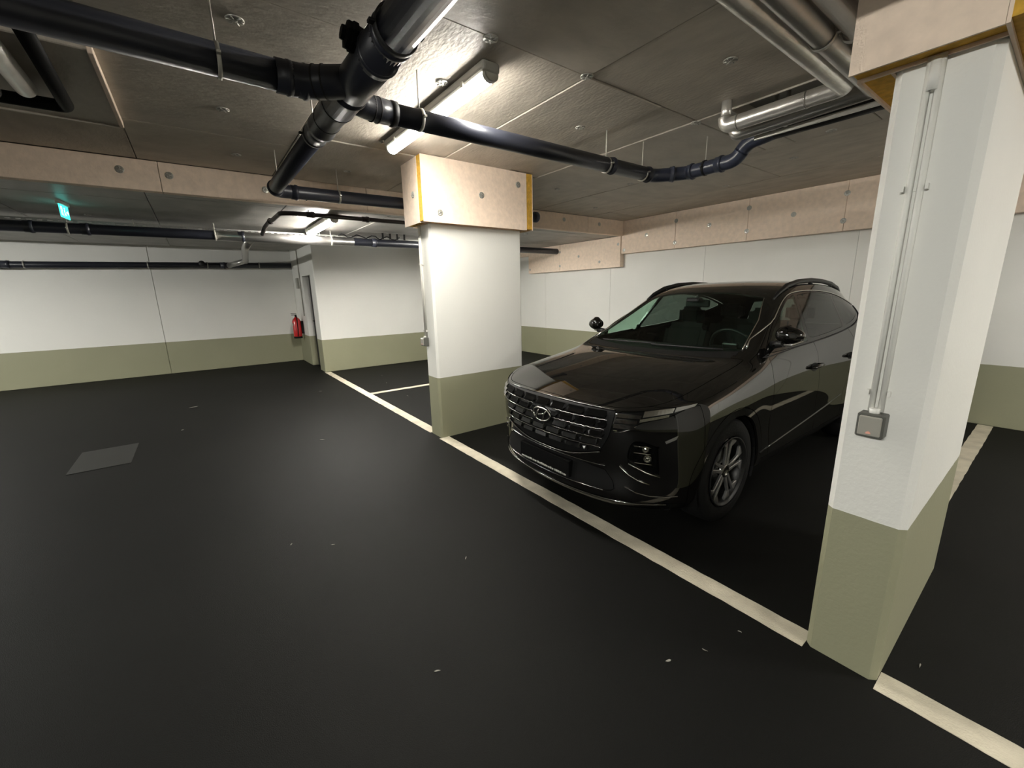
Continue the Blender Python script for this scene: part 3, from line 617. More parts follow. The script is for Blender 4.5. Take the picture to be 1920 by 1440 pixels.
FRONT = [   # rows below the bonnet edge, five inner columns each
 [(0, .012, .852), (.27, .026, .850), (.50, .080, .846), (.66, .170, .848), (.775, .295, .858)],
 [(0, .000, .775), (.27, .014, .775), (.505, .066, .773), (.672, .155, .775), (.792, .285, .782)],
 [(0, .000, .690), (.27, .014, .690), (.505, .066, .690), (.680, .155, .690), (.802, .285, .695)],
 [(0, .008, .580), (.27, .022, .580), (.505, .076, .580), (.680, .165, .578), (.802, .290, .580)],
 [(0, .020, .455), (.27, .035, .455), (.50, .090, .455), (.672, .180, .452), (.795, .300, .450)],
 [(0, .000, .310), (.27, .016, .310), (.50, .070, .308), (.672, .160, .305), (.79, .290, .302)],
 [(0, .060, .225), (.27, .075, .225), (.49, .130, .222), (.65, .215, .220), (.76, .330, .220)],
]
REAR = [
 [(0, 4.32, 1.28), (.28, 4.31, 1.275), (.45, 4.29, 1.26), (.55, 4.27, 1.24), (.66, 4.26, 1.20)],
 [(0, 4.41, 1.10), (.28, 4.40, 1.10), (.50, 4.38, 1.09), (.66, 4.36, 1.08), (.77, 4.31, 1.06)],
 [(0, 4.45, .93), (.28, 4.44, .93), (.52, 4.42, .93), (.68, 4.38, .92), (.80, 4.33, .91)],
 [(0, 4.46, .75), (.28, 4.45, .75), (.52, 4.43, .75), (.69, 4.39, .75), (.81, 4.34, .75)],
 [(0, 4.49, .58), (.28, 4.48, .58), (.52, 4.46, .58), (.69, 4.42, .58), (.81, 4.36, .58)],
 [(0, 4.50, .44), (.28, 4.49, .44), (.52, 4.47, .44), (.69, 4.42, .44), (.81, 4.36, .44)],
 [(0, 4.44, .30), (.28, 4.43, .30), (.52, 4.41, .30), (.69, 4.37, .30), (.80, 4.32, .30)],
]
def cage():
    V = []; Fc = []
    def add(p): V.append(p); return len(V)-1
    R = [[add(p) for p in r] for r in RINGS]
    for a, b in zip(R[:-1], R[1:]):
        for j in range(12): Fc.append((a[j], a[j+1], b[j+1], b[j]))
    for G, ring, flip in ((FRONT, R[0], False), (REAR, R[-1], True)):
        rows = [ring[:6]] + [[add(p) for p in row] + [ring[6+i]] for i, row in enumerate(G)]
        for a, b in zip(rows[:-1], rows[1:]):
            for j in range(5):
                q = (a[j], b[j], b[j+1], a[j+1]); Fc.append(q[::-1] if flip else q)
    # full symmetric cage, then nudge it so that the smooth surface passes close to the measured points
    n0 = len(V); mir = {}
    for i in range(n0):
        if V[i][0] > 1e-6: mir[i] = add((-V[i][0], V[i][1], V[i][2]))
        else: mir[i] = i
    Fc += [tuple(mir[i] for i in f)[::-1] for f in Fc[:]]
    tgt = [Vector(v) for v in V]; cur = [Vector(v) for v in V]
    me = bpy.data.meshes.new('cage'); me.from_pydata(V, [], Fc); o = bpy.data.objects.new('cage', me); COL.objects.link(o)
    sb = o.modifiers.new('s', 'SUBSURF'); sb.levels = 3; sb.render_levels = 3
    for it in range(3):
        dg = bpy.context.evaluated_depsgraph_get(); ev = o.evaluated_get(dg); out = bpy.data.meshes.new_from_object(ev)
        if it == 2: break
        for i in range(len(cur)):
            cur[i] = cur[i] + (tgt[i]-out.vertices[i].co)*.75; me.vertices[i].co = cur[i]
        me.update(); bpy.data.meshes.remove(out)
    bpy.data.objects.remove(o); return out
shell = cage()
bm = bmesh.new(); bm.from_mesh(shell); bpy.data.meshes.remove(shell)
bmesh.ops.recalc_face_normals(bm, faces=bm.faces[:])
bm.normal_update()
if max(bm.faces, key=lambda f: f.calc_center_median().z).normal.z < 0:
    bmesh.ops.reverse_faces(bm, faces=bm.faces[:]); bm.normal_update()
BV = BVHTree.FromBMesh(bm)
def pf(x, z, off=0.0):
    """point on the nose, by lateral position and height"""
    h = BV.ray_cast(Vector((x, -1, z)), Vector((0, 1, 0)))
    return (h[0] + h[1]*off) if h[0] else Vector((x, .3, z))
def ps(y, z, s=1, off=0.0):
    """point on a flank, by distance from the nose and height"""
    h = BV.ray_cast(Vector((2*s, y, z)), Vector((-s, 0, 0)))
    return (h[0] + h[1]*off) if h[0] else Vector((.8*s, y, z))
def pe(y, z, s=1, off=0.0):
    """as ps, but slides down until the point lies on the side, not across the windscreen"""
    p = ps(y, z, s, off); k = 0
    while (abs(p.x) < .645+.20*max(0, (1.45-p.z))*(p.y < 2.2) or abs(p.x) > .93) and k < 14: k += 1; z -= .006; p = ps(y, z, s, off)
    return p
def pt_(x, y, off=0.0):
    h = BV.ray_cast(Vector((x, y, 3)), Vector((0, 0, -1)))
    return (h[0] + h[1]*off) if h[0] else Vector((x, y, 1))

def smooth_poly(pts, n=6):
    """closed Catmull-Rom through the points; a third value 1 marks a sharp corner"""
    out = []; N = len(pts)
    for i in range(N):
        p0, p1, p2, p3 = pts[i-1], pts[i], pts[(i+1) % N], pts[(i+2) % N]
        if len(p1) > 2: p0 = p1
        if len(p2) > 2: p3 = p2
        for k in range(n):
            t = k/n
            out.append(tuple(.5*((2*p1[d]) + (-p0[d]+p2[d])*t + (2*p0[d]-5*p1[d]+4*p2[d]-p3[d])*t*t + (-p0[d]+3*p1[d]-3*p2[d]+p3[d])*t**3) for d in (0, 1)))
    return out
def sdf(poly):
    P = poly; N = len(P)
    def f(u, v):
        d = 1e9; ins = False
        for i in range(N):
            ax, ay = P[i]; bx, by = P[(i+1) % N]; ex, ey = bx-ax, by-ay; wx, wy = u-ax, v-ay
            L = ex*ex+ey*ey; t = max(0, min(1, (wx*ex+wy*ey)/L)) if L else 0
            q = (wx-ex*t)**2+(wy-ey*t)**2
            if q < d: d = q
            if (ay > v) != (by > v) and u < (bx-ax)*(v-ay)/(by-ay)+ax: ins = not ins
        d = math.sqrt(d); return -d if ins else d
    return f
lab = bm.faces.layers.int.new('lab')
LABEL = {}
def cut(name, field, ok, sub=None, only=None):
    """split the shell along field = 0 and label the inner faces"""
    LABEL.setdefault(name, len(LABEL)+1); L = LABEL[name]
    allowed = None if only is None else {0 if n == '' else LABEL[n] for n in only}
    fs = [f for f in bm.faces if (allowed is None or f[lab] in allowed) and ok(f)]
    val = {}
    for f in fs:
        for v in f.verts:
            if v not in val: val[v] = field(v.co)
    eds = {e for f in fs for e in f.edges}
    for e in list(eds):
        a, b = e.verts
        va, vb = val[a], val[b]
        if va*vb < 0:
            t = va/(va-vb)
            if t < .04: val[a] = 0
            elif t > .96: val[b] = 0
    for e in list(eds):
        a, b = e.verts
        if val[a]*val[b] < 0:
            t = val[a]/(val[a]-val[b]); ne, nv = bmesh.utils.edge_split(e, a, t); val[nv] = 0.0
    for f in fs:
        z = [v for v in f.verts if val.get(v, 1) == 0]; has = [val.get(v, 0) for v in f.verts]
        if len(z) == 2 and min(has) < 0 < max(has):
            vs = list(f.verts); i, j = vs.index(z[0]), vs.index(z[1])
            if abs(i-j) not in (1, len(vs)-1):
                nf, _ = bmesh.utils.face_split(f, z[0], z[1]); nf[lab] = f[lab]; fs.append(nf)
    n = 0
    for f in fs:
        if not f.is_valid: continue
        c = Vector((0, 0, 0)); 
        for v in f.verts: c += v.co
        c /= len(f.verts)
        if field(c) < 0: f[lab] = L; n += 1
cen = lambda f: f.calc_center_median()
side = lambda f: abs(cen(f).x) > .52 and abs(f.normal.x) > .25
HUB = (.88, .368); HUBR = (3.56, .368)
# door glass
W1 = smooth_poly([(1.50, 1.135, 1), (1.80, 1.147), (2.14, 1.165, 1), (2.31, 1.515, 1), (2.16, 1.478), (1.90, 1.350)])
W2 = smooth_poly([(2.20, 1.168, 1), (2.6, 1.185), (3.02, 1.213, 1), (3.11, 1.508, 1), (2.75, 1.532), (2.37, 1.522, 1)])
W3 = smooth_poly([(3.075, 1.220, 1), (3.35, 1.255), (3.60, 1.315), (3.74, 1.375, 1), (3.48, 1.445), (3.16, 1.500, 1)])
DLO = smooth_poly([(1.44, 1.115, 1), (1.8, 1.122), (2.6, 1.155), (3.10, 1.192), (3.40, 1.235), (3.66, 1.305), (3.82, 1.38, 1), (3.50, 1.462), (3.15, 1.520), (2.7, 1.548), (2.33, 1.538), (2.12, 1.487), (1.84, 1.345)])
ok = lambda f: side(f) and 1.3 < cen(f).y < 4.0 and cen(f).z > 1.02
fd = sdf(DLO); cut('window_surround', lambda c: fd(c.y, c.z), ok)
for nm, W in (('front_side_window', W1), ('rear_side_window', W2), ('quarter_window', W3)):
    fw_ = sdf(W); cut(nm, lambda c: fw_(c.y, c.z), ok, only=['window_surround'])
# windscreen and rear glass
WS = sdf(smooth_poly([(-.712, 1.135, 1), (-.35, 1.112), (0, 1.108), (.35, 1.112), (.712, 1.135, 1), (.640, 1.34), (.548, 1.508, 1), (.28, 1.548), (0, 1.553), (-.28, 1.548), (-.548, 1.508, 1), (-.640, 1.34)]))
cut('windscreen', lambda c: WS(c.x, c.z), lambda f: 1.15 < cen(f).y < 2.3 and cen(f).z > 1.08 and abs(cen(f).x) < .76 and f.normal.y < -.2, only=[''])
RG = sdf(smooth_poly([(-.60, 1.14, 1), (0, 1.13), (.60, 1.14, 1), (.47, 1.40, 1), (0, 1.44), (-.47, 1.40, 1)]))
cut('rear_window', lambda c: RG(c.x, c.z), lambda f: cen(f).y > 4.0 and cen(f).z > 1.08 and f.normal.y > .2, only=[''])
# bonnet
HP = [(.50, .118), (.62, .185), (.715, .29), (.762, .42), (.775, .62), (.772, .95)]
HD = sdf(smooth_poly([(-.775, 1.235, 1)] + [(-x, y) for x, y in HP[::-1]] + [(-.27, .070), (0, .060), (.27, .070)] + HP + [(.775, 1.235, 1), (.58, 1.175), (.3, 1.125), (0, 1.105), (-.3, 1.125), (-.58, 1.175)]))
cut('bonnet', lambda c: HD(c.x, c.y), lambda f: cen(f).y < 1.36 and f.normal.z > .05 and cen(f).z > .855, only=[''])
cut('cowl', lambda c: c.y-1.40 if c.z < 1.14 else 1, lambda f: 1.1 < cen(f).y < 1.45 and abs(cen(f).x) < .70 and f.normal.z > .2 and cen(f).z < 1.14, only=[''])
# wheel openings, arch trims, sill
for (hy, hz) in (HUB, HUBR):
    cut('wheel_opening', lambda c: math.hypot(c.y-hy, c.z-hz)-.398, lambda f: abs(cen(f).x) > .6 and math.hypot(cen(f).y-hy, cen(f).z-hz) < .6 and cen(f).z < 1, only=None)
    cut('wheel_arch_trim', lambda c: math.hypot(c.y-hy, (c.z-hz)*1.02)-.462, lambda f: abs(cen(f).x) > .72 and math.hypot(cen(f).y-hy, cen(f).z-hz) < .7 and abs(f.normal.x) > .3 and cen(f).z < 1, only=[''])
cut('sill_trim', lambda c: c.z-(.345), lambda f: abs(cen(f).x) > .6 and 1.2 < cen(f).y < 3.3 and cen(f).z < .6, only=[''])
FD = sdf(smooth_poly([(1.455, .345, 1), (1.42, .60), (1.415, .85), (1.45, 1.115, 1), (2.25, 1.150, 1), (2.30, .85), (2.33, .60), (2.34, .345, 1)]))
RD = sdf(smooth_poly([(2.34, .345, 1), (2.33, .60), (2.30, .85), (2.25, 1.150, 1), (3.12, 1.195, 1), (3.24, 1.0), (3.18, .80), (3.05, .62), (3.02, .345, 1)]))
dk = lambda f: abs(cen(f).x) > .7 and 1.3 < cen(f).y < 3.4 and cen(f).z < 1.3
cut('front_door', lambda c: FD(c.y, c.z), dk, only=['']); cut('rear_door', lambda c: RD(c.y, c.z), dk, only=[''])
# nose: grille, lamp units, lower intake, lip
fr = lambda f: cen(f).y < .62 and f.normal.y < -.15 and cen(f).z < .92
GR = sdf(smooth_poly([(-.475, .600, 1), (-.25, .535), (0, .522), (.25, .535), (.475, .600, 1), (.535, .72), (.555, .872, 1), (.27, .882), (0, .884), (-.27, .882), (-.555, .872, 1), (-.535, .72)]))
cut('grille', lambda c: GR(c.x, c.z), fr, only=[''])
DR = sdf(smooth_poly([(.550, .745, 1), (.64, .770), (.70, .815), (.79, .845), (.868, .915, 1), (.78, .895), (.66, .875), (.57, .868, 1)]))
cut('running_light', lambda c: DR(abs(c.x), c.z), lambda f: cen(f).y < .60 and cen(f).z < .95 and f.normal.z < .8, only=[''])
HL = sdf(smooth_poly([(.635, .560), (.655, .675), (.70, .695), (.770, .660, 1), (.772, .475, 1), (.70, .50)]))
cut('headlamp', lambda c: HL(abs(c.x), c.z), fr, only=[''])
LI = sdf(smooth_poly([(-.50, .47, 1), (-.25, .500), (0, .505), (.25, .500), (.50, .47, 1), (.56, .385), (.50, .335), (0, .325), (-.50, .335), (-.56, .385)]))
cut('lower_intake', lambda c: LI(c.x, c.z), fr, only=[''])
cut('bumper_lip', lambda c: c.z-.285, lambda f: cen(f).y < .46, only=[''])
cut('front_bumper', lambda c: c.y-.50, lambda f: cen(f).y < .8 and cen(f).z < .90, only=[''])
bm.normal_update()
vn = {v: v.normal.copy() for v in bm.verts}

def patch(name, faces, m, parent, flange=.014, gap=.0022):
    """one panel with its own edge: surface, narrow gap and returned flange, normals kept from the whole shell"""
    es = {}
    for f in faces:
        for e in f.edges: es.setdefault(e, []).append(f)
    shift = {}
    for e, l in es.items():
        if len(l) == 1:
            f = l[0]; a, b = e.verts; d = (b.co-a.co); n = f.normal.cross(d)
            if n.length < 1e-9: continue
            n.normalize()
            if n.dot(f.calc_center_median()-a.co) < 0: n = -n
            for v in (a, b): shift.setdefault(v, []).append(n)
    idx = {}; co = []; no = []; fc = []
    for f in faces:
        l = []
        for v in f.verts:
            if v not in idx:
                idx[v] = len(co); p = v.co.copy()
                if v in shift: p += sum(shift[v], Vector()).normalized()*gap
                co.append(p); no.append(vn[v])
            l.append(idx[v])
        fc.append(l)
    nsurf = len(fc)
    if flange:
        low = {}
        for e, l in es.items():
            if len(l) == 1:
                a, b = e.verts; f = l[0]; vs = list(f.verts); i = vs.index(a)
                if vs[(i+1) % len(vs)] is not b: a, b = b, a
                q = []
                n = -f.normal.cross(b.co-a.co)
                n = n.normalized() if n.length > 1e-9 else f.normal
                for v in (a, b):
                    co.append(co[idx[v]].copy()); no.append(n); q.append(len(co)-1)
                for v in (b, a):
                    co.append(co[idx[v]] - vn[v]*flange); no.append(n); q.append(len(co)-1)
                fc.append([q[1], q[0], q[3], q[2]])
    me = bpy.data.meshes.new(name); me.from_pydata([tuple(c) for c in co], [], fc); me.polygons.foreach_set('use_smooth', [True]*len(fc))
    me.normals_split_custom_set_from_vertices([tuple(n) for n in no])
    return link(name, me, m, parent)
groups = {}
inv = {v: k for k, v in LABEL.items()}
SPLIT = {'front_side_window', 'rear_side_window', 'quarter_window', 'window_surround', 'wheel_arch_trim', 'sill_trim', 'front_door', 'rear_door', 'running_light', 'headlamp'}
for f in bm.faces:
    n = inv.get(f[lab], 'body')
    if n == 'wheel_opening': continue
    key = n
    if n in SPLIT: key = (n, f.calc_center_median().x > 0)
    if n == 'wheel_arch_trim': key = (n, f.calc_center_median().x > 0, f.calc_center_median().y > 2)
    groups.setdefault(key, []).append(f)
PM = {'body': 'paint', 'window_surround': 'gloss', 'front_side_window': 'glass', 'rear_side_window': 'glass_dark', 'quarter_window': 'glass_dark', 'windscreen': 'glass', 'rear_window': 'glass_dark', 'bonnet': 'paint', 'cowl': 'satin', 'wheel_arch_trim': 'paint', 'sill_trim': 'gloss', 'front_door': 'paint', 'rear_door': 'paint', 'grille': 'black', 'running_light': 'gloss', 'headlamp': 'lens', 'lower_intake': 'black', 'bumper_lip': 'gloss', 'front_bumper': 'paint'}
NM = {'front_side_window': 'side_window', 'rear_side_window': 'side_window', 'quarter_window': 'side_window', 'front_door': 'door', 'rear_door': 'door', 'body': 'body_shell'}
part = {}
for key, fs in groups.items():
    n = key if isinstance(key, str) else key[0]
    gl = n in ('front_side_window', 'rear_side_window', 'quarter_window', 'windscreen', 'rear_window', 'headlamp')
    part[key] = patch(NM.get(n, n), fs, PM[n], car, 0 if gl else .014, .0005 if gl else .0022)
bm.free()
def cp(mb, name, m, parent=None): o = mb.build(name, m); o.parent = parent or car; return o

# grille facets in staggered rows
g = part['grille']
zs = [.868, .812, .752, .692, .632, .578]
def facet(x0, x1, z0, z1):
    xm = (x0+x1)/2; b2 = bmesh.new(); e = .004; s = .014
    out = [(x0+s, z1-e), (x1-s, z1-e), (x1-e, (z0+z1)/2), (x1-s, z0+e), (x0+s, z0+e), (x0+e, (z0+z1)/2)]
    A = [b2.verts.new(pf(x, z, .003)) for x, z in out]
    I = [b2.verts.new(pf(x, z, h)) for x, z, h in [(x0+.026, z1-.020, .006), (x1-.026, z1-.020, .006), (x1-.020, z0+.012, .017), (x0+.020, z0+.012, .017)]]
    b2.faces.new(I[::-1]); b2.faces.new((A[0], A[1], I[1], I[0])); b2.faces.new((A[1], A[2], I[2], I[1])); b2.faces.new((A[2], A[3], I[2])); b2.faces.new((A[3], A[4], I[3], I[2])); b2.faces.new((A[4], A[5], I[3])); b2.faces.new((A[5], A[0], I[0], I[3]))
    mb = MB(); mb.merge(b2); return cp(mb, 'grille_facet', 'gloss', g)
for r in range(len(zs)-1):
    hw = .535-.012*r if r < 4 else .40
    W = .150; n = int(2*hw/W); off = (W/2 if r % 2 else 0); x = -hw
    k = -hw+off-W
    while k < hw-.02:
        a, b = max(k, -hw), min(k+W, hw)
        if b-a > .05 and not (r in (1, 2) and abs((a+b)/2) < .06): facet(a, b, zs[r+1], zs[r])
        k += W
# bright lower edges of the facets, one bar per row
for r in range(1, len(zs)-1):
    z = zs[r]; hw = .53-.012*r
    for a, b in (((-hw, -.10), (.10, hw)) if r in (1, 2, 3) else ((-hw, hw),)):
        n = 18; mb = MB(); mb.tube([pf(a+(b-a)*i/n, z-.004 + (.004 if i % 2 else 0), .014) for i in range(n+1)], .0036, 6); cp(mb, 'grille_bar', 'dchrome', g)
# chrome line under the bonnet edge and under the grille
hw = .54
mb = MB(); mb.tube([pf(-hw+2*hw*i/24, .882-.010*(abs(-hw+2*hw*i/24)/hw)**2, .004) for i in range(25)], .004, 6); cp(mb, 'grille_top_strip', 'dchrome', g)
pts = smooth_poly([(-.475, .600), (-.25, .535), (0, .522), (.25, .535), (.475, .600), (.475, .6001)], 6)[:25]
mb = MB(); mb.tube([pf(x, z-.006, .006) for x, z in pts], .0065, 8); cp(mb, 'grille_lower_strip', 'dchrome', g)
# radar panel and emblem
ec = pf(0, .752, .020)
mb = MB(); ring = [(ec+Vector((.088*math.cos(t), -.004+.010*abs(math.cos(t)), .046*math.sin(t)))) for t in [2*math.pi*k/40 for k in range(41)]]
mb.tube(ring, .0075, 8, cap=False)
em = cp(mb, 'emblem', 'chrome', g)
# slanted letter: two curved uprights and a sloping bar
mb = MB()
for s in (-1, 1):
    mb.tube([ec+Vector((s*.034+.020*t+s*.006*abs(t)**1.5, -.006, .034*t)) for t in (-1, -.6, -.2, .2, .6, 1)], [.004, .007, .0075, .0075, .007, .004], 8)
mb.tube([ec+Vector((-.040, -.006, -.010)), ec+Vector((-.015, -.007, -.004)), ec+Vector((.015, -.007, .004)), ec+Vector((.040, -.006, .010))], [.005, .0065, .0065, .005], 8)
cp(mb, 'emblem_letter', 'chrome', g)
mb = MB(); mb.lathe(ec+Vector((0, .006, 0)), ec+Vector((0, -1, 0)), [(0, .080), (.001, 0)], 32); o = mb.build('emblem_back', 'black'); o.parent = g; o.scale = (1, 1, 1)
o.data.transform(Matrix.Translation(ec) @ Matrix.Diagonal((1.05, 1, .55, 1)) @ Matrix.Translation(-ec))
# running lights: three slats beside the grille, bright blade beyond
for s in (-1, 1):
    rl = part[('running_light', s > 0)]
    for k in range(3):
        z0 = .853-.032*k; x0, x1 = .565-.004*k, .672-.004*k+.01*(k == 0)
        b2 = bmesh.new()
        P = [pf(s*(x0+(x1-x0)*i/4), z0+.004-.003*i/4, .004) for i in range(5)]; Q = [pf(s*(x0+(x1-x0)*i/4), z0-.018-.002*i/4, .016) for i in range(5)]
        A = [b2.verts.new(p) for p in P]; B = [b2.verts.new(q) for q in Q]; D = [b2.verts.new(pf(s*(x0+(x1-x0)*i/4), z0-.024, .001)) for i in range(5)]
        for i in range(4): b2.faces.new((A[i], A[i+1], B[i+1], B[i])); b2.faces.new((B[i], B[i+1], D[i+1], D[i]))
        mb = MB(); mb.merge(b2); cp(mb, 'lamp_slat', 'dchrome', rl)
    def blade(u0, u1, za, zb, zc, zd, m, off=.006):
        n = 8; b2 = bmesh.new(); A = []; B = []
        for i in range(n+1):
            t = i/n; x = u0+(u1-u0)*t
            A.append(b2.verts.new(pf(s*x, za+(zb-za)*t, off))); B.append(b2.verts.new(pf(s*x, zc+(zd-zc)*t, off*.5)))
        for i in range(n): b2.faces.new((A[i], A[i+1], B[i+1], B[i]))
        mb = MB(); mb.merge(b2); return cp(mb, 'lamp_blade', m, rl)
    blade(.690, .800, .876, .896, .842, .870, 'reflector'); blade(.805, .862, .898, .912, .872, .900, 'alloy'); blade(.680, .79, .830, .860, .812, .845, 'chrome', .004)
    mb = MB(); mb.tube([pf(s*.56, .742, .005), pf(s*.60, .748, .006), pf(s*.64, .765, .006), pf(s*.672, .792, .006)], .003, 6); cp(mb, 'lamp_edge', 'dchrome', rl)
    # headlamp: housing behind the lens, two projectors, bright blades below
    hl = part[('headlamp', s > 0)]
    mb = MB(); c = [(.64, .56), (.655, .675), (.70, .69), (.765, .657), (.767, .48), (.70, .505)]
    b2 = bmesh.new(); O = [b2.verts.new(pf(s*x, z, -.002)) for x, z in c]; I = [b2.verts.new(pf(s*(.705+(x-.705)*.8), .59+(z-.59)*.8, -.002)+Vector((0, .06, 0))) for x, z in c]
    for i in range(6): b2.faces.new((O[i], O[(i+1) % 6], I[(i+1) % 6], I[i]))
    b2.faces.new(I); mb.merge(b2); cp(mb, 'lamp_housing', 'gloss', hl)
    for (x, z, r) in ((.725, .640, .018), (.732, .575, .020)):
        p = pf(s*x, z, -.03); mb = MB(); mb.lathe(p, p+Vector((s*.5, -1, 0)), [(-.02, r*.6), (.012, r*1.25), (.016, r*1.2), (.010, r*.9), (.020, r*.55), (.024, .0)], 16, smooth=False); cp(mb, 'projector', 'reflector', hl)
    for z in (.66, .615, .545):
        mb = MB(); mb.tube([pf(s*.665, z, -.015), pf(s*.745, z-.008, -.012)], .0035, 6); cp(mb, 'lamp_rib', 'reflector', hl)
    mb = MB(); mb.tube([pf(s*x, z, .006) for x, z in ((.635, .545), (.68, .515), (.72, .488), (.775, .462))], .005, 6); cp(mb, 'lamp_lower_edge', 'chrome', hl)
    mb = MB(); mb.tube([pf(s*x, z, .008) for x, z in ((.588, .520), (.600, .500), (.635, .465), (.68, .435), (.735, .412))], .0042, 6); cp(mb, 'bumper_blade', 'chrome')
    mb = MB(); mb.tube([pf(s*x, z, .004) for x, z in ((.62, .385), (.68, .352), (.74, .335), (.80, .33), (.85, .335))], .0035, 6); cp(mb, 'bumper_blade', 'dchrome')
    mb = MB(); mb.prism([(.795, .700), (.840, .735), (.835, .712), (.80, .686)], 0, .004, 'y'); b3 = mb.bm
    for v in b3.verts: q = pf(s*v.co.x, v.co.z, .002+v.co.y); v.co = q
    cp(mb, 'side_reflector', 'alloy')
    # wing mirror
    mr = bmesh.new(); bmesh.ops.create_uvsphere(mr, u_segments=20, v_segments=14, radius=1)
    for v in mr.verts:
        x, y, z = v.co
        fl = 1.0 if y < 0 else .35
        z2 = z*.064*(1-.22*max(0, x)); v.co = Vector((s*(.935+x*.090), 1.575+y*.085*fl+x*.02, 1.245+z2+(.012 if x < 0 and z > 0 else 0)))
    for f in mr.faces: f.smooth = True
    mb = MB(); mb.merge(mr); mi_ = cp(mb, 'wing_mirror', 'paint')
    mb = MB(); mb.tube([(s*.83, 1.56, 1.165), (s*.87, 1.565, 1.172), (s*.945, 1.575, 1.176), (s*1.012, 1.60, 1.205)], [.009, .010, .009, .005], 8); cp(mb, 'mirror_foot', 'chrome', mi_)
    mb = MB(); mb.tube([(s*.80, 1.60, 1.16), (s*.90, 1.56, 1.185)], [.03, .026], 10); cp(mb, 'mirror_arm', 'satin', mi_)
    b2 = bmesh.new(); vs = [b2.verts.new((s*(.935+.074*math.cos(t)), 1.608, 1.245+.050*math.sin(t))) for t in [2*math.pi*k/20 for k in range(20)]]; b2.faces.new(vs); mb = MB(); mb.merge(b2); cp(mb, 'mirror_glass', 'dchrome', mi_)
    # roof rail
    rp = [(2.02, .618, 0), (2.12, .610, .014), (2.30, .602, .024), (2.55, .598, .029), (2.85, .598, .031), (3.15, .592, .031), (3.45, .580, .028), (3.72, .565, .018), (3.86, .556, 0)]
    mb = MB(); mb.tube([pt_(s*x, y) + Vector((0, 0, h)) for y, x, h in rp], [.008, .017, .022, .022, .022, .022, .021, .017, .006], 10)
    for y, x, h in rp[2:7:2]: p = pt_(s*x, y); mb.tube([p-Vector((0, 0, .01)), p+Vector((0, 0, h))], [.022, .014], 8)
    cp(mb, 'roof_rail', 'satin')
    # chrome line round the door glass, from the mirror over the roof edge to the tip
    top = smooth_poly([(1.44, 1.125), (1.84, 1.349), (2.12, 1.492), (2.33, 1.543), (2.7, 1.553), (3.15, 1.525), (3.50, 1.467), (3.82, 1.385), (3.83, 1.38)], 6)[:43]
    mb = MB(); mb.tube([pe(y, z, s, .003) for y, z in top[2:]], .0055, 6); cp(mb, 'window_chrome', 'chrome')
    bot = smooth_poly([(1.46, 1.108), (2.0, 1.126), (2.6, 1.150), (3.10, 1.186), (3.40, 1.228), (3.66, 1.298), (3.82, 1.375), (3.83, 1.38)], 5)[:31]
    mb = MB(); mb.tube([ps(y, z, s, .003) for y, z in bot], .005, 6); cp(mb, 'window_seal', 'rubber')
    mb = MB(); mb.tube([pf(s*x, z, .004) for x, z in ((.716, 1.14), (.690, 1.20), (.645, 1.335), (.598, 1.42), (.556, 1.498))], .0045, 6); cp(mb, 'windscreen_glint', 'chrome', part['windscreen'])  # bright tube stands in for the reflection along the windscreen edge
    # handles
    for y0 in (2.10, 3.00):
        dr_ = part[('front_door' if y0 < 2.5 else 'rear_door', s > 0)]
        mb = MB(); mb.tube([ps(y0-.005, .935, s, -.002), ps(y0+.015, .937, s, .030), ps(y0+.10, .942, s, .036), ps(y0+.185, .945, s, .032), ps(y0+.205, .945, s, -.002)], [.010, .013, .014, .013, .010], 10); cp(mb, 'door_handle', 'paint', dr_)
        mb = MB(); b2 = bmesh.new(); c0_ = ps(y0+.06, .925, s, .0015); vs = [b2.verts.new(ps(y0+.09+.075*math.cos(t), .935+.034*math.sin(t), s, .0018)) for t in [2*math.pi*k/18 for k in range(18)]]; b2.faces.new(vs); mb.merge(b2); cp(mb, 'handle_cup', 'black', dr_)
    # sharp crease along fender and doors
    # wheel wells
    for hy, hz in (HUB, HUBR):
        mb = MB(); n = 20
        A = [(.395*math.cos(math.pi*(-.12+1.24*k/n)), .395*math.sin(math.pi*(-.12+1.24*k/n))) for k in range(n+1)]
        b2 = bmesh.new(); P = [b2.verts.new((s*.905, hy+a, hz+b)) for a, b in A]; Q = [b2.verts.new((s*.55, hy+a, hz+b)) for a, b in A]
        for i in range(n): b2.faces.new((P[i], P[i+1], Q[i+1], Q[i]))
        b2.faces.new(Q); mb.merge(b2); cp(mb, 'wheel_well', 'black')
# fender and door creases are cut as slim raised lines in body colour
for s in (-1, 1):
    mb = MB(); mb.tube([ps(y, z, s, -.004) for y, z in ((1.30, .40), (1.6, .43), (2.1, .475), (2.6, .52), (3.0, .565))], .010, 8); cp(mb, 'body_crease', 'paint')
# number plate carrier with a pale strip of lettering
mb = MB(); a = pf(0, .455, .012); mb.box(-.265, .265, a.y-.012, a.y+.03, .355, .475, bev=.004); npl = cp(mb, 'plate_holder', 'gloss')
mb = MB(); x = -.245
while x < .235:
    w_ = random.choice((.010, .014, .018, .022)); mb.box(x, x+w_, a.y-.0145, a.y-.012, .3625, .3625+random.choice((.010, .013))); x += w_+random.choice((.004, .006, .012))
cp(mb, 'plate_lettering', 'plate_text', npl)
for z in (.335, .500):
    mb = MB(); hw = .50; mb.tube([pf(-hw+2*hw*i/20, z, .004) for i in range(21)], .004, 6); cp(mb, 'intake_bar', 'dchrome', part['lower_intake'])
mb = MB(); hw = .80; mb.tube([pf(-hw+2*hw*i/30, .272, .003) for i in range(31)], .005, 6); cp(mb, 'lip_edge', 'dchrome', part['bumper_lip'])
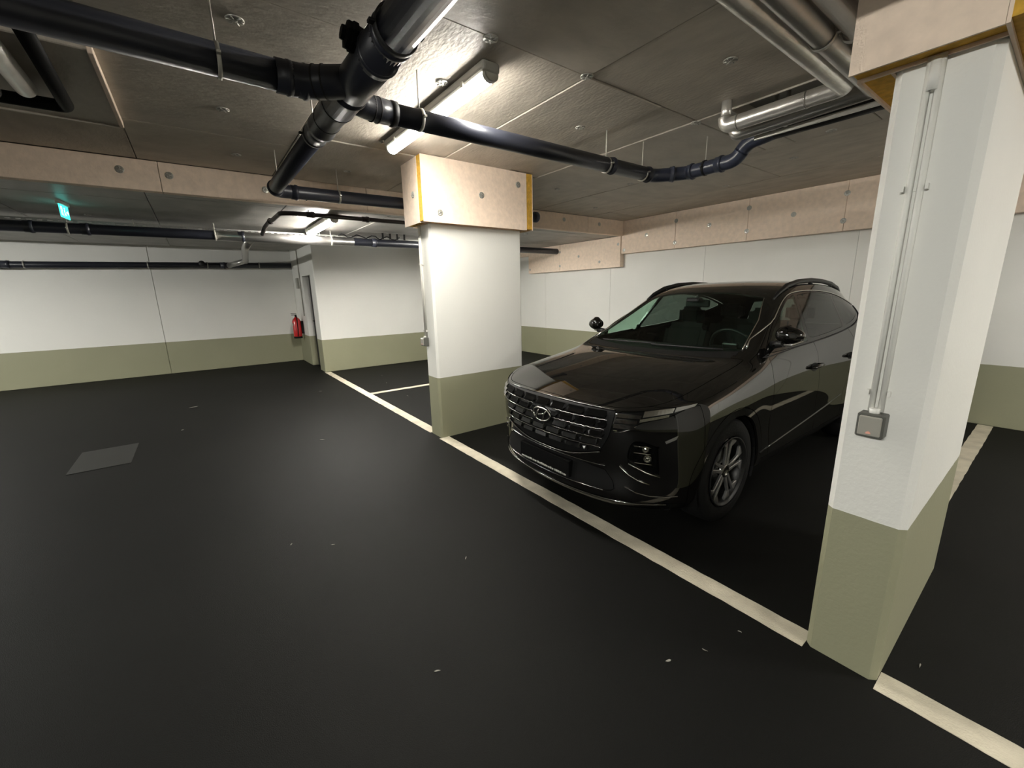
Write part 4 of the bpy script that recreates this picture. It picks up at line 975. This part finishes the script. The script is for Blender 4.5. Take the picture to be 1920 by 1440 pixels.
# wipers
for x0, x1, y0 in ((-.55, .05, 1.262), (.02, .60, 1.262)):
    mb = MB(); mb.tube([pt_(x0+(x1-x0)*t, 1.215+.05*abs((x0+(x1-x0)*t)/.6)**2+.015*t, .012) for t in (0, .25, .5, .75, 1)], .007, 6); cp(mb, 'wiper', 'rubber')
# underbody and cabin
mb = MB(); mb.box(-.80, .80, .35, 4.25, .20, .30, bev=.02); mb.box(-.54, .54, .22, 4.30, .25, .60, bev=.05); mb.box(-.78, .78, 1.32, 3.1, .24, .50, bev=.03); cp(mb, 'underbody', 'black')
mb = MB(); mb.prism([(1.20, .80), (1.26, 1.055), (1.50, 1.10), (1.72, 1.09), (1.80, 1.00), (1.78, .70), (1.30, .60)], -.74, .74, 'x', bev=.02); cp(mb, 'dashboard', 'satin')
mb = MB(); mb.box(-.76, .76, 1.3, 4.1, .44, .48); mb.box(-.60, .60, 3.55, 4.15, .48, .95, bev=.05); cp(mb, 'cabin_floor', 'fabric')
def seat(x, y, w):
    mb = MB(); mb.box(x-w/2, x+w/2, y-.50, y, .48, .66, bev=.05, seg=2)
    b2 = bmesh.new(); bmesh.ops.create_cube(b2, size=1); bmesh.ops.bevel(b2, geom=b2.edges[:], offset=.12, segments=3, affect='EDGES')
    mb.merge(b2, Matrix.Translation((x, y+.06, .92)) @ Matrix.Rotation(math.radians(-17), 4, 'X') @ Matrix.Diagonal((w*.95, .14, .62, 1)))
    st = cp(mb, 'seat', 'fabric')
    for hx in ((0,) if w < .7 else (-w*.3, w*.3)):
        b2 = bmesh.new(); bmesh.ops.create_cube(b2, size=1); bmesh.ops.bevel(b2, geom=b2.edges[:], offset=.2, segments=3, affect='EDGES')
        mb = MB(); mb.merge(b2, Matrix.Translation((x+hx, y+.19, 1.31)) @ Matrix.Diagonal((.26, .10, .18, 1))); mb.tube([(x+hx-.05, y+.16, 1.15), (x+hx-.05, y+.19, 1.28)], .006, 6); mb.tube([(x+hx+.05, y+.16, 1.15), (x+hx+.05, y+.19, 1.28)], .006, 6); cp(mb, 'headrest', 'fabric', st)
seat(.37, 2.30, .50); seat(-.37, 2.30, .50); seat(0, 3.20, 1.20)
mb = MB(); R_ = Matrix.Translation((.37, 1.90, 1.07)) @ Matrix.Rotation(math.radians(-65), 4, 'X')
b2 = bmesh.new(); t2 = MB(); t2.tube([(.185*math.cos(t), .185*math.sin(t), 0) for t in [2*math.pi*k/32 for k in range(33)]], .015, 8, cap=False)
t2.box(-.175, .175, -.02, .02, -.02, .0); t2.box(-.02, .02, -.175, 0, -.02, 0); t2.box(-.07, .07, -.06, .05, -.03, .01, bev=.01)
mb.merge(t2.bm, R_); cp(mb, 'steering_wheel', 'satin')
mb = MB(); mb.box(-.12, .12, 1.92, 1.95, 1.42, 1.49, bev=.012); mb.tube([(0, 1.94, 1.49), (0, 1.92, 1.53)], .01, 6); cp(mb, 'inner_mirror', 'satin')
mb = MB(); mb.box(-.06, .06, 1.83, 1.93, 1.47, 1.51, bev=.01); cp(mb, 'camera_housing', 'satin')

# wheels
def wheel(x, y, s):
    wh = bpy.data.objects.new('wheel', None); COL.objects.link(wh); wh.parent = car; wh.location = (x, y, .368); wh.rotation_euler = (math.radians(12), 0, 0 if s > 0 else math.pi)
    return wh
def wheel_parts(wh):
    mb = MB(); mb.lathe((-.115, 0, 0), (1, 0, 0), [(0, .255), (.005, .30), (.012, .345), (.035, .366), (.115, .368), (.195, .366), (.218, .345), (.226, .30), (.228, .262), (.215, .245)], 48); a = cp(mb, 'tyre', 'tyre', wh)
    mb = MB(); mb.lathe((-.10, 0, 0), (1, 0, 0), [(0, .24), (.02, .225), (.16, .215), (.20, .235), (.214, .2465), (.219, .2465), (.216, .236), (.20, .225)], 48); cp(mb, 'rim_barrel', 'satin', wh)
    mb = MB(); mb.lathe((-.02, 0, 0), (1, 0, 0), [(0, .17), (.012, .17), (.012, .06), (0, .06)], 40); cp(mb, 'brake_disc', 'dgrey', wh)
    def P2(r, a): return (r*math.cos(a), r*math.sin(a))
    for k in range(5):
        a0 = k*2*math.pi/5
        for sg in (-1, 1):
            poly = [P2(.045, a0+sg*.05), P2(.11, a0+sg*.09), P2(.235, a0+sg*.12), P2(.239, a0+sg*.42), P2(.215, a0+sg*.44), P2(.175, a0+sg*.22), P2(.12, a0+sg*.26), P2(.05, a0+sg*.60)]
            if sg < 0: poly = poly[::-1]
            mb = MB(); mb.prism(poly, .075, .094, 'x', bev=.003)
            cp(mb, 'wheel_spoke', 'alloy', wh)
    mb = MB(); mb.lathe((.06, 0, 0), (1, 0, 0), [(0, .05), (.034, .048), (.038, .03), (.034, .028), (.034, 0)], 24); cp(mb, 'hub_cap', 'dchrome', wh)
w0 = wheel(.795, HUB[0], 1); wheel_parts(w0)
for x, y, s in ((-.795, HUB[0], -1), (.80, HUBR[0], 1), (-.80, HUBR[0], -1)):
    wn = wheel(x, y, s)
    for ch in list(w0.children):
        c = ch.copy(); COL.objects.link(c); c.parent = wn
